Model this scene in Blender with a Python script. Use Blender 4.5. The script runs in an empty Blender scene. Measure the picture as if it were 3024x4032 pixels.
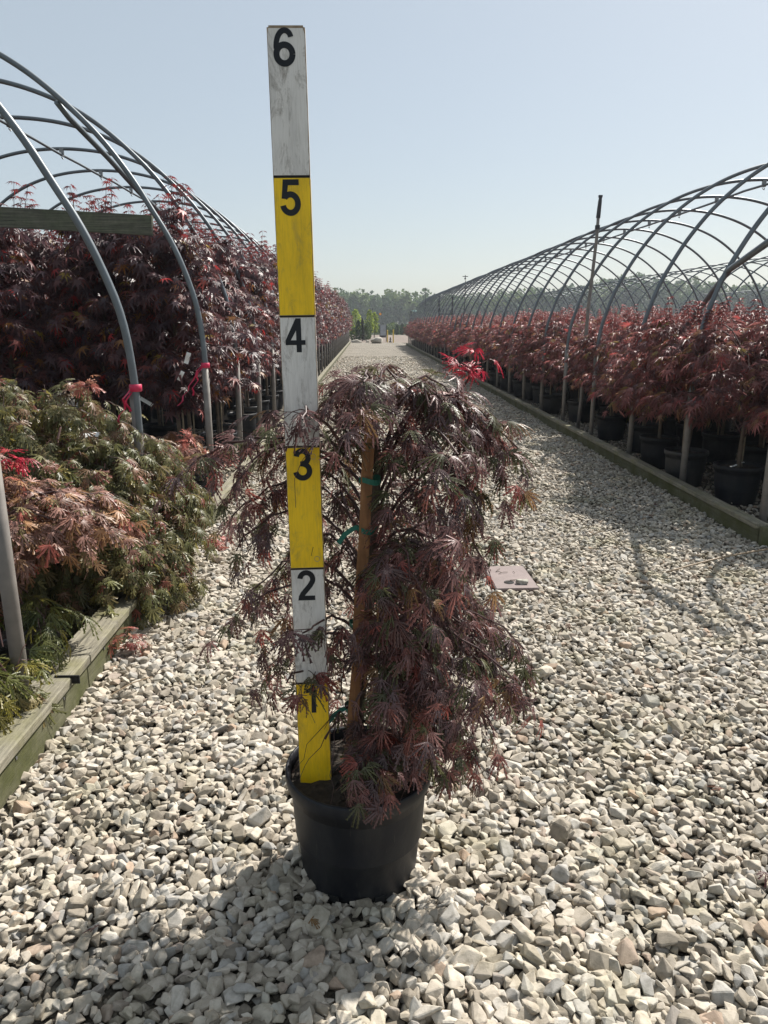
import bpy, bmesh, math, random
import numpy as np
from mathutils import Vector, Matrix, Euler
R_ = math.radians
random.seed(7); rng = np.random.default_rng(7)
C = bpy.context.scene.collection
sc = bpy.context.scene

# ------------------------------------------------------------------ camera, sky, sun, exposure
CAM_H = 1.5; PITCH = 14.4; YAW = 1.33; FPX = 2912.0
cam_d = bpy.data.cameras.new('camera'); cam = bpy.data.objects.new('camera', cam_d); C.objects.link(cam)
cam.location = (0, 0, CAM_H); cam.rotation_euler = (R_(90-PITCH), 0, R_(-YAW))
cam_d.sensor_fit = 'VERTICAL'; cam_d.sensor_height = 36; cam_d.lens = 36*FPX/4032
cam_d.clip_start = 0.05; cam_d.clip_end = 3000
sc.camera = cam
SUN_EL = 48; SUN_AZ = 41            # azimuth to the right of +Y
world = bpy.data.worlds.new('World'); sc.world = world; world.use_nodes = True
wn = world.node_tree; bg = wn.nodes['Background']
sky = wn.nodes.new('ShaderNodeTexSky'); sky.sky_type = 'NISHITA'; sky.sun_disc = False
sky.sun_elevation = R_(SUN_EL); sky.sun_rotation = R_(SUN_AZ)
sky.air_density = 1.0; sky.dust_density = 1.6; sky.ozone_density = 1.2; sky.altitude = 100
veil = wn.nodes.new('ShaderNodeMix'); veil.data_type = 'RGBA'; veil.inputs[0].default_value = .56     # milky summer haze over the whole sky
veil.inputs[7].default_value = (4.75, 5.2, 5.25, 1)
wn.links.new(sky.outputs[0], veil.inputs[6]); wn.links.new(veil.outputs[2], bg.inputs[0]); bg.inputs[1].default_value = 0.073
sun_d = bpy.data.lights.new('sun', 'SUN'); sun = bpy.data.objects.new('sun', sun_d); C.objects.link(sun)
sun_d.energy = 4.6; sun_d.angle = R_(0.6); sun_d.color = (1, .95, .88)
sv = Vector((math.sin(R_(SUN_AZ))*math.cos(R_(SUN_EL)), math.cos(R_(SUN_AZ))*math.cos(R_(SUN_EL)), math.sin(R_(SUN_EL))))
sun.rotation_euler = sv.to_track_quat('Z', 'Y').to_euler(); sun.location = (0, 0, 30)
sc.view_settings.view_transform = 'Standard'; sc.view_settings.look = 'None'
sc.view_settings.exposure = 0.8; sc.view_settings.gamma = 1.0; sc.view_settings.use_curve_mapping = False
sc.render.engine = 'CYCLES'
sc.cycles.max_bounces = 6; sc.cycles.transparent_max_bounces = 8; sc.cycles.volume_bounces = 0
sc.cycles.sample_clamp_indirect = 6

# sighting helper: a point of the photograph brought to a real depth Y (or to a height z)
_th, _yw = R_(PITCH), R_(YAW)
_F = np.array([math.sin(_yw)*math.cos(_th), math.cos(_yw)*math.cos(_th), -math.sin(_th)])
_R = np.array([math.cos(_yw), -math.sin(_yw), 0.]); _U = np.cross(_R, _F)
def ray(x, y): return _F + _R*(x-1512)/FPX + _U*(2016-y)/FPX
def AY(x, y, Y):
    d = ray(x, y); return np.array([0, 0, CAM_H]) + d*(Y/d[1])
def AZ(x, y, z=0.):
    d = ray(x, y); return np.array([0, 0, CAM_H]) + d*((z-CAM_H)/d[2])

# ------------------------------------------------------------------ material helpers
def mat(name):
    m = bpy.data.materials.new(name); m.use_nodes = True
    nt = m.node_tree; return m, nt, nt.nodes['Principled BSDF']
def N(nt, t, **kw):
    n = nt.nodes.new('ShaderNode'+t)
    for k, v in kw.items(): setattr(n, k, v)
    return n
def L(nt, a, b): nt.links.new(a, b)
def ramp(nt, stops, interp='LINEAR'):
    r = N(nt, 'ValToRGB'); cr = r.color_ramp; cr.interpolation = interp
    while len(cr.elements) < len(stops): cr.elements.new(0.5)
    for e, (p, c) in zip(cr.elements, stops): e.position = p; e.color = (*c, 1)
    return r
def noise(nt, scale, detail=4, rough=.55, coord=None, vec_scale=None, dist=0):
    n = N(nt, 'TexNoise'); n.inputs['Scale'].default_value = scale; n.inputs['Detail'].default_value = detail
    n.inputs['Roughness'].default_value = rough; n.inputs['Distortion'].default_value = dist
    if coord is None:
        tc = N(nt, 'TexCoord'); coord = tc.outputs['Object']
    if vec_scale:
        mp = N(nt, 'Mapping'); mp.inputs['Scale'].default_value = vec_scale; L(nt, coord, mp.inputs[0]); coord = mp.outputs[0]
    L(nt, coord, n.inputs['Vector']); return n
def mixc(nt, fac, a, b, mode='MIX'):
    m = N(nt, 'Mix', data_type='RGBA', blend_type=mode)
    for s, v in ((m.inputs[0], fac), (m.inputs[6], a), (m.inputs[7], b)):
        if hasattr(v, 'is_linked'): L(nt, v, s)
        elif isinstance(v, (int, float)): s.default_value = v
        else: s.default_value = (*v, 1)
    return m.outputs[2]
def bump(nt, h, strength, dist, bs):
    b = N(nt, 'Bump'); b.inputs['Strength'].default_value = strength; b.inputs['Distance'].default_value = dist
    L(nt, h, b.inputs['Height']); L(nt, b.outputs[0], bs.inputs['Normal']); return b
def simple(name, col, rough=.6, metal=0, var=.15, scale=8, bstr=0, bscale=60):
    m, nt, bs = mat(name)
    n = noise(nt, scale)
    lo = tuple(c*(1-var) for c in col); hi = tuple(min(1, c*(1+var)) for c in col)
    r = ramp(nt, [(.3, lo), (.7, hi)]); L(nt, n.outputs[0], r.inputs[0]); L(nt, r.outputs[0], bs.inputs['Base Color'])
    bs.inputs['Roughness'].default_value = rough; bs.inputs['Metallic'].default_value = metal
    if bstr: n2 = noise(nt, bscale); bump(nt, n2.outputs[0], bstr, .004, bs)
    return m

# stone: base colour differs stone by stone
def stone_mat():
    m, nt, bs = mat('limestone_gravel')
    oi = N(nt, 'ObjectInfo')
    r = ramp(nt, [(0, (.18, .155, .125)), (.12, (.32, .28, .225)), (.35, (.42, .37, .305)), (.6, (.53, .475, .40)), (.82, (.46, .43, .385)), (.93, (.28, .27, .255)), (1, (.40, .29, .21))])
    L(nt, oi.outputs['Random'], r.inputs[0])
    tc = N(nt, 'TexCoord'); gm = N(nt, 'NewGeometry')
    n = noise(nt, 55, 5, .6, gm.outputs['Position'])
    r2 = ramp(nt, [(.3, (.66, .65, .61)), (.5, (.95, .95, .93)), (.72, (1.1, 1.1, 1.1))]); L(nt, n.outputs[0], r2.inputs[0])
    c = mixc(nt, 1., r.outputs[0], r2.outputs[0], 'MULTIPLY')
    n3 = noise(nt, 3.0, 4, .6, gm.outputs['Position'])     # damp, slightly mossy patches of ground
    r3 = ramp(nt, [(.50, (1, 1, 1)), (.70, (.80, .81, .70))]); L(nt, n3.outputs[0], r3.inputs[0])
    c = mixc(nt, 1., c, r3.outputs[0], 'MULTIPLY')
    L(nt, c, bs.inputs['Base Color']); bs.inputs['Roughness'].default_value = .82
    n2 = noise(nt, 260, 4, .6, gm.outputs['Position']); bump(nt, n2.outputs[0], .5, .002, bs)
    return m
M = {}
M['stone'] = stone_mat()
def ground_mat(name, base, fine=45, speck=.35, bd=.02):
    m, nt, bs = mat(name); gm = N(nt, 'NewGeometry')
    v = N(nt, 'TexVoronoi'); v.inputs['Scale'].default_value = fine; L(nt, gm.outputs['Position'], v.inputs['Vector'])
    sx = N(nt, 'SeparateColor'); L(nt, v.outputs['Color'], sx.inputs[0])
    r = ramp(nt, [(0, tuple(c*(1-speck) for c in base)), (1, tuple(c*(1+speck*.5) for c in base))]); L(nt, sx.outputs[0], r.inputs[0])
    n = noise(nt, .8, 6, .65, gm.outputs['Position'])
    r2 = ramp(nt, [(.35, (.72, .70, .66)), (.65, (1.08, 1.07, 1.05))]); L(nt, n.outputs[0], r2.inputs[0])
    L(nt, mixc(nt, 1., r.outputs[0], r2.outputs[0], 'MULTIPLY'), bs.inputs['Base Color'])
    bs.inputs['Roughness'].default_value = .9
    iv = N(nt, 'Math', operation='SUBTRACT'); iv.inputs[0].default_value = 1; L(nt, v.outputs['Distance'], iv.inputs[1])
    bump(nt, iv.outputs[0], .9, bd, bs)
    return m
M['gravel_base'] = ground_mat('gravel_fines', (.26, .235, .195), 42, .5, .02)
M['gravel_under'] = ground_mat('fines_with_gap_shade', (.12, .105, .082), 60, .5, .02)  # fines darkened: shade between the stones is put into the colour
M['soil_bed'] = ground_mat('dark_gravel_soil', (.13, .115, .09), 60, .5)
M['dirt'] = ground_mat('brown_dirt', (.19, .15, .125), 6, .2, .01)
M['field'] = ground_mat('field_soil_grass', (.045, .065, .022), 2, .5, .05)

def paint_mat(name, col, dirt):
    m, nt, bs = mat(name)
    n = noise(nt, 6, 8, .7, vec_scale=(3, 1, .8), dist=.3)
    r = ramp(nt, [(.36, tuple(c*.82 for c in col)), (.52, col), (.8, tuple(min(1, c*1.05) for c in col))]); L(nt, n.outputs[0], r.inputs[0])
    n2 = noise(nt, 16, 8, .78, vec_scale=(1.6, 1, .55), dist=.6)
    r2 = ramp(nt, [(.51, (0, 0, 0)), (.66, (1, 1, 1))]); L(nt, n2.outputs[0], r2.inputs[0])
    f = N(nt, 'Math', operation='MULTIPLY'); L(nt, r2.outputs[0], f.inputs[0]); f.inputs[1].default_value = dirt
    c = mixc(nt, f.outputs[0], r.outputs[0], (.13, .10, .07))
    n4 = noise(nt, 90, 3, .6, vec_scale=(4, 1, .18))
    r4 = ramp(nt, [(.3, (.86, .85, .83)), (.55, (1, 1, 1))]); L(nt, n4.outputs[0], r4.inputs[0])
    c = mixc(nt, 1., c, r4.outputs[0], 'MULTIPLY')
    L(nt, c, bs.inputs['Base Color']); bs.inputs['Roughness'].default_value = .55
    bump(nt, n4.outputs[0], .15, .002, bs)
    return m
M['white_paint'] = paint_mat('dirty_white_paint', (.76, .73, .69), .75)
M['yellow_paint'] = paint_mat('yellow_paint', (.95, .61, .003), .4)
M['black_vinyl'] = simple('black_vinyl', (.012, .013, .017), .5)
M['black_vinyl'].node_tree.nodes['Principled BSDF'].inputs['Specular IOR Level'].default_value = .3
M['raw_edge'] = simple('raw_board_edge', (.36, .27, .18), .8, 0, .3, 30)

def wood_mat(name, a, b, green=0., axis=(1, 14, 14), greenc=(.10, .125, .02)):
    m, nt, bs = mat(name)
    n = noise(nt, 5, 8, .65, vec_scale=axis, dist=.8)
    r = ramp(nt, [(.32, a), (.62, b)]); L(nt, n.outputs[0], r.inputs[0]); c = r.outputs[0]
    if green:
        n2 = noise(nt, 3.2, 6, .7)
        r2 = ramp(nt, [(.62-green*.5, (0, 0, 0)), (.85-green*.4, (1, 1, 1))]); L(nt, n2.outputs[0], r2.inputs[0])
        c = mixc(nt, r2.outputs[0], c, greenc)
    n3 = noise(nt, 25, 6, .7); r3 = ramp(nt, [(.3, (.7, .7, .68)), (.6, (1, 1, 1))]); L(nt, n3.outputs[0], r3.inputs[0])
    c = mixc(nt, 1., c, r3.outputs[0], 'MULTIPLY')
    L(nt, c, bs.inputs['Base Color']); bs.inputs['Roughness'].default_value = .85
    bump(nt, n.outputs[0], .5, .006, bs); return m
M['rail_wood'] = wood_mat('weathered_rail_wood', (.11, .10, .075), (.31, .285, .215), .3, (14, 1, 14), (.20, .19, .08))
M['face_wood'] = wood_mat('algae_green_board', (.085, .08, .05), (.20, .19, .12), .6, (14, 1, 14), (.075, .08, .022))
M['beam_wood'] = wood_mat('grey_green_beam', (.022, .025, .02), (.15, .148, .112), .3, (.5, 12, 22), (.10, .12, .07))
M['stake_wood'] = wood_mat('orange_stake_wood', (.19, .085, .035), (.34, .165, .07), 0, (14, 14, 1))
M['grey_stake'] = wood_mat('grey_stake_wood', (.16, .13, .09), (.30, .25, .18), 0, (14, 14, 1))
M['bark'] = simple('maple_bark', (.10, .075, .055), .8, 0, .35, 25, .4)
M['twig'] = simple('dark_red_twig', (.065, .028, .024), .6, 0, .3, 30)
M['cane'] = simple('dry_cane', (.26, .19, .12), .6, 0, .2, 20)
M['plastic'] = simple('black_pot_plastic', (.008, .0095, .014), .5, 0, .2, 12, .08, 150)
M['plastic_dusty'] = simple('dusty_pot_plastic', (.014, .016, .020), .5, 0, .35, 10, .08, 150)
def dusty(m, amt=.5):
    nt = m.node_tree; bs = nt.nodes['Principled BSDF']; old = bs.inputs['Base Color'].links[0].from_socket
    n = noise(nt, 5, 9, .72, vec_scale=(1, 1, .5), dist=.4); r = ramp(nt, [(.46, (0, 0, 0)), (.75, (amt, amt, amt))]); L(nt, n.outputs[0], r.inputs[0])
    n2 = noise(nt, 120, 2, .5, vec_scale=(1, 1, .08)); r2 = ramp(nt, [(.66, (0, 0, 0)), (.74, (.35, .35, .35))]); L(nt, n2.outputs[0], r2.inputs[0])
    mx = N(nt, 'Math', operation='ADD'); L(nt, r.outputs[0], mx.inputs[0]); L(nt, r2.outputs[0], mx.inputs[1])
    L(nt, mixc(nt, mx.outputs[0], old, (.075, .07, .062)), bs.inputs['Base Color'])
dusty(M['plastic'], .45); dusty(M['plastic_dusty'], .8)
M['plastic'].node_tree.nodes['Principled BSDF'].inputs['Specular IOR Level'].default_value = .3
M['soil'] = simple('potting_soil', (.035, .026, .018), .95, 0, .6, 60, .9, 90)
M['pipe'] = simple('galvanized_pipe', (.13, .15, .165), .42, .35, .15, 9)
M['sleeve'] = simple('dull_ground_post', (.20, .182, .165), .6, .2, .2, 14)
M['clamp'] = simple('steel_clamp', (.22, .22, .22), .5, .6)
M['tie'] = simple('green_tie_tape', (.005, .11, .075), .45)
M['pink'] = simple('pink_flagging_tape', (.50, .015, .07), .45)
M['label'] = simple('white_plastic_label', (.75, .75, .74), .5)
M['cover'] = simple('dusty_pink_cover', (.20, .155, .145), .7, 0, .12, 14, .2)
M['dark'] = simple('near_black', (.01, .01, .01), .9)
M['boulder'] = simple('pale_boulder', (.42, .385, .33), .9, 0, .25, 3, .6, 8)
M['grey_panel'] = simple('grey_panel', (.33, .36, .40), .6)
M['post_dark'] = simple('dark_metal_post', (.03, .03, .035), .5)
M['bollard'] = simple('yellow_bollard', (.60, .40, .03), .6)
M['orange'] = simple('orange_sign', (.85, .33, .01), .5)
M['bluelamp'] = simple('pale_green_shade', (.45, .68, .62), .4)

def leaf_mat(name, trans=.35, gloss=.32, spec=.5, up=1.0):
    m, nt, bs = mat(name)
    at = N(nt, 'Attribute'); at.attribute_name = 'tint'
    oi = N(nt, 'ObjectInfo')
    hv = N(nt, 'HueSaturation'); L(nt, at.outputs['Color'], hv.inputs['Color'])
    mr = N(nt, 'MapRange'); mr.inputs[3].default_value = .8; mr.inputs[4].default_value = 1.2; L(nt, oi.outputs['Random'], mr.inputs[0]); L(nt, mr.outputs[0], hv.inputs['Value'])
    col = hv.outputs[0]
    L(nt, col, bs.inputs['Base Color']); bs.inputs['Roughness'].default_value = gloss
    bs.inputs['Specular IOR Level'].default_value = spec
    tr = N(nt, 'BsdfTranslucent'); g2 = N(nt, 'Gamma'); g2.inputs[1].default_value = .85; L(nt, col, g2.inputs[0]); L(nt, g2.outputs[0], tr.inputs[0])
    mx = N(nt, 'MixShader'); mx.inputs[0].default_value = trans
    L(nt, bs.outputs[0], mx.inputs[1]); L(nt, tr.outputs[0], mx.inputs[2])
    L(nt, mx.outputs[0], nt.nodes['Material Output'].inputs[0]); return m
M['leaf'] = leaf_mat('maple_leaf', .32, .45, .55)
M['far_leaf'] = leaf_mat('far_leaf', .25, .7, .2); M['lime_leaf'] = leaf_mat('lime_leaf', .5, .6, .3)

# ------------------------------------------------------------------ object helpers
def tag(o, label=None, cat=None, group=None, kind=None):
    if label: o['label'] = label
    if cat: o['category'] = cat
    if group: o['group'] = group
    if kind: o['kind'] = kind
    return o
def empty(name, loc=(0, 0, 0), rz=0):
    o = bpy.data.objects.new(name, None); C.objects.link(o); o.location = loc; o.rotation_euler = (0, 0, rz)
    o.empty_display_size = .1; return o
def link(name, me, parent=None):
    o = bpy.data.objects.new(name, me); C.objects.link(o)
    if parent: o.parent = parent
    return o
class MB:
    def __init__(s): s.v = []; s.f = []; s.n = 0; s.t = []
    def add(s, v, f, tint=None):
        v = np.asarray(v, float).reshape(-1, 3); s.v.append(v)
        for q in f: s.f.append([i+s.n for i in q])
        s.n += len(v)
        if tint is not None: s.t.append(np.tile(np.array([*tint, 1.]), (len(v), 1)))
        return s
    def box(s, c, d, rot=None):
        c = np.array(c, float); d = np.array(d, float)/2
        p = np.array([[x, y, z] for x in (-1, 1) for y in (-1, 1) for z in (-1, 1)])*d
        if rot is not None: p = p @ np.array(Euler(rot).to_matrix()).T
        return s.add(p+c, [(0, 1, 3, 2), (4, 6, 7, 5), (0, 4, 5, 1), (2, 3, 7, 6), (0, 2, 6, 4), (1, 5, 7, 3)])
    def tube(s, pts, r, k=8, caps=True):
        pts = np.asarray(pts, float); n = len(pts); r = np.broadcast_to(r, (n,))
        t = np.gradient(pts, axis=0); t /= np.linalg.norm(t, axis=1)[:, None]+1e-12
        ref = np.array([0, 0, 1.]) if abs(t[0][2]) < .9 else np.array([1., 0, 0])
        u = np.cross(t[0], ref); u /= np.linalg.norm(u); vs = []
        for i in range(n):
            u = u - t[i]*(u@t[i]); u /= np.linalg.norm(u)+1e-12; w = np.cross(t[i], u)
            a = np.arange(k)*2*np.pi/k
            vs.append(pts[i]+r[i]*(np.cos(a)[:, None]*u+np.sin(a)[:, None]*w))
        f = [(i*k+j, i*k+(j+1) % k, (i+1)*k+(j+1) % k, (i+1)*k+j) for i in range(n-1) for j in range(k)]
        if caps: f += [tuple(range(k))[::-1], tuple((n-1)*k+j for j in range(k))]
        return s.add(np.concatenate(vs), f)
    def lathe(s, prof, c=(0, 0, 0), k=40, close=False):
        prof = np.array(prof, float); n = len(prof); a = np.arange(k)*2*np.pi/k
        v = np.stack([np.outer(prof[:, 0], np.cos(a)), np.outer(prof[:, 0], np.sin(a)), np.repeat(prof[:, 1][:, None], k, 1)], -1).reshape(-1, 3)+np.array(c)
        f = [(i*k+j, i*k+(j+1) % k, (i+1)*k+(j+1) % k, (i+1)*k+j) for i in range(n-1) for j in range(k)]
        return s.add(v, f)
    def mesh(s, name, m, smooth=False):
        me = bpy.data.meshes.new(name)
        v = np.concatenate(s.v) if s.v else np.zeros((0, 3))
        me.from_pydata(v.tolist(), [], s.f)
        if s.t:
            a = me.color_attributes.new('tint', 'FLOAT_COLOR', 'POINT'); a.data.foreach_set('color', np.concatenate(s.t).astype(np.float32).ravel())
        me.materials.append(m)
        if smooth: me.polygons.foreach_set('use_smooth', [True]*len(me.polygons))
        me.update(); return me
    def build(s, name, m, parent=None, smooth=False): return link(name, s.mesh(name, m, smooth), parent)

def bulk_mesh(name, tmpl, pos, X, Y, Z, scl, tint, m):
    """many transformed copies of a template (verts, faces as equal-length tri array) in one mesh"""
    tv, tf = tmpl; n = len(pos); k = len(tv)
    v = pos[:, None, :]+scl[:, None, None]*(tv[None, :, 0:1]*X[:, None, :]+tv[None, :, 1:2]*Y[:, None, :]+tv[None, :, 2:3]*Z[:, None, :])
    f = tf[None]+(np.arange(n)*k)[:, None, None]
    return raw_mesh(name, v.reshape(-1, 3), f.reshape(-1, 3), np.repeat(tint, k, 0), m)
def raw_mesh(name, v, f, tint, m):
    me = bpy.data.meshes.new(name); me.vertices.add(len(v)); me.vertices.foreach_set('co', v.astype(np.float32).ravel())
    me.loops.add(f.size); me.loops.foreach_set('vertex_index', f.astype(np.int32).ravel())
    me.polygons.add(len(f)); me.polygons.foreach_set('loop_start', (np.arange(len(f))*3).astype(np.int32))
    me.polygons.foreach_set('loop_total', np.full(len(f), 3, np.int32))
    me.update(calc_edges=True)
    if tint is not None:
        a = me.color_attributes.new('tint', 'FLOAT_COLOR', 'POINT')
        t4 = np.concatenate([tint, np.ones((len(tint), 1))], 1).astype(np.float32); a.data.foreach_set('color', t4.ravel())
    me.materials.append(m); return me

# ------------------------------------------------------------------ leaf templates (x across, y along, z up)
def lace_leaf(lobes=7, teeth=4, seed=0, spread=78, w=.028, droop=.5, tooth=.14):
    r = np.random.default_rng(seed); V = []; F = []
    for i in range(lobes):
        u = (i/(lobes-1))*2-1
        a = R_(spread*u+r.uniform(-6, 6)); Lb = (1-.5*abs(u)**1.5)*r.uniform(.88, 1.08)
        d = np.array([math.sin(a), math.cos(a)]); p = np.array([d[1], -d[0]]); n = teeth+1
        k = droop*r.uniform(.7, 1.3); base = len(V)
        curl = r.uniform(-.12, .12)
        for j in range(n+1):
            t = j/n; rr = Lb*t
            ww = w*(.35+1.3*math.sin(math.pi*min(1, t*.95+.05))**.8) if j < n else .001
            c = d*rr+p*curl*t*t
            for sgn in (-1, 1):
                q = c+p*sgn*ww; V.append([q[0], q[1], -k*rr*rr-.25*abs(sgn*ww)])
        for j in range(n):
            b = base+2*j; F += [(b, b+1, b+3), (b, b+3, b+2)]
            if j > 0:
                for sgn, s0 in ((-1, b), (1, b+1)):
                    t = (j+.9)/n; rr = Lb*t; tl = tooth*Lb*(1-.55*j/n)*r.uniform(.7, 1.2)
                    q = d*(rr+.02)+p*curl*t*t+p*sgn*(w+tl*.62)+d*tl*.35
                    V.append([q[0], q[1], -k*rr*rr-.06*abs(tl)]); F.append((s0, s0+2, len(V)-1))
    # petiole
    b = len(V); V += [[-.008, -.32, -.02], [.008, -.32, -.02], [.008, .03, 0], [-.008, .03, 0]]; F += [(b, b+1, b+2), (b, b+2, b+3)]
    return np.array(V), np.array(F)
def palm_leaf(lobes=7, seed=0, w=.15, spread=118, droop=.3, notch=.3, cheap=False):
    r = np.random.default_rng(seed); V = [[0, 0, 0]]; F = []
    tips = []
    for i in range(lobes):
        u = (i/(lobes-1))*2-1; a = R_(spread*u); Lb = (1-.55*abs(u)**1.6)*r.uniform(.9, 1.08); tips.append((a, Lb))
    def P(a, rr, lift=0): return [rr*math.sin(a), rr*math.cos(a), -droop*rr*rr+lift]
    nt = []
    for i in range(lobes+1):
        if i == 0: a = tips[0][0]-R_(16); rr = notch*.5
        elif i == lobes: a = tips[-1][0]+R_(16); rr = notch*.5
        else: a = (tips[i-1][0]+tips[i][0])/2; rr = notch*(tips[i-1][1]+tips[i][1])/2
        V.append(P(a, rr, .02)); nt.append(len(V)-1)
    for i, (a, Lb) in enumerate(tips):
        aw = w/.55*.5
        V.append(P(a-aw, Lb*.56, .03)); l = len(V)-1; V.append(P(a+aw, Lb*.56, .03)); q = len(V)-1
        V.append(P(a, Lb)); t = len(V)-1
        if cheap: F += [(0, nt[i], l), (0, l, t), (0, t, q), (0, q, nt[i+1])]
        else:
            V.append(P(a, Lb*.5, -.02)); m_ = len(V)-1
            F += [(0, nt[i], m_), (nt[i], l, m_), (l, t, m_), (m_, t, q), (m_, q, nt[i+1]), (0, m_, nt[i+1])]
    b = len(V); V += [[-.01, -.3, -.03], [.01, -.3, -.03], [.01, .02, 0], [-.01, .02, 0]]; F += [(b, b+1, b+2), (b, b+2, b+3)]
    return np.array(V), np.array(F)

def norm(a): return a/(np.linalg.norm(a, axis=-1, keepdims=True)+1e-9)
def frames(dirs, ups):
    Y = norm(dirs); X = norm(np.cross(Y, ups)); Z = np.cross(X, Y); return X, Y, Z
def bez(p0, p1, p2, n):
    t = np.linspace(0, 1, n)[:, None]; return (1-t)**2*p0+2*t*(1-t)*p1+t*t*p2
def pick(pal, n, r):
    cols = np.array([c for c, w in pal]); w = np.array([w for c, w in pal], float); w /= w.sum()
    c = cols[r.choice(len(cols), n, p=w)]; return np.clip(c*r.uniform(.75, 1.3, (n, 1)), 0, 1)

# ------------------------------------------------------------------ ground, path
def sheet(name, x0, x1, y0, y1, z, m, kind='structure', nx=1, ny=1, wav=0):
    mb = MB(); xs = np.linspace(x0, x1, nx+1); ys = np.linspace(y0, y1, ny+1)
    v = [[x, y, z+(wav*math.sin(x*1.7+y*.6)*math.sin(y*.9-x) if wav else 0)] for y in ys for x in xs]
    f = [(j*(nx+1)+i, j*(nx+1)+i+1, (j+1)*(nx+1)+i+1, (j+1)*(nx+1)+i) for j in range(ny) for i in range(nx)]
    mb.add(v, f); o = mb.build(name, m, None, True); o['kind'] = kind; return o
sheet('ground', -500, 600, -60, 900, -.03, M['field'])
sheet('dirt_road', -120, 140, 56.9, 92, -.014, M['dirt'])
sheet('greenhouse_ground', -45, 48, -12, 57.2, -.022, M['soil_bed'])
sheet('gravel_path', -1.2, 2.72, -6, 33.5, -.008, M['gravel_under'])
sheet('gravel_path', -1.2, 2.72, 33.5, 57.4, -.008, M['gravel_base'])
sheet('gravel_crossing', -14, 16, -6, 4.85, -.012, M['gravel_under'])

# crushed stone as real pieces, spread with geometry nodes
def stone_mesh(i):
    """broken limestone: a faceted hull with worn edges"""
    r = np.random.default_rng(100+i); bm = bmesh.new(); dim = np.array([.52, .40, .31])*r.uniform(.85, 1.15, 3)
    for _ in range(10+i % 5):
        d = norm(r.normal(size=3)); d = np.sign(d)*np.abs(d)**.7
        bm.verts.new(d*dim*r.uniform(.85, 1.12))
    res = bmesh.ops.convex_hull(bm, input=bm.verts[:])
    bmesh.ops.delete(bm, geom=[v for v in bm.verts if not v.link_faces], context='VERTS')
    bmesh.ops.dissolve_limit(bm, angle_limit=R_(10), verts=bm.verts, edges=bm.edges)
    bmesh.ops.bevel(bm, geom=bm.edges[:], offset=.05 if i % 2 else .035, segments=1, affect='EDGES', clamp_overlap=True)
    bmesh.ops.triangulate(bm, faces=bm.faces)
    me = bpy.data.meshes.new('stone'); bm.to_mesh(me); bm.free(); me.materials.append(M['stone'])
    return me
stones = bpy.data.collections.new('stone_kinds')
for i in range(16):
    o = bpy.data.objects.new('stone', stone_mesh(i)); stones.objects.link(o)
POT_C = np.array([-.028, 1.80]); COVER = (.85, 4.16)
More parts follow.
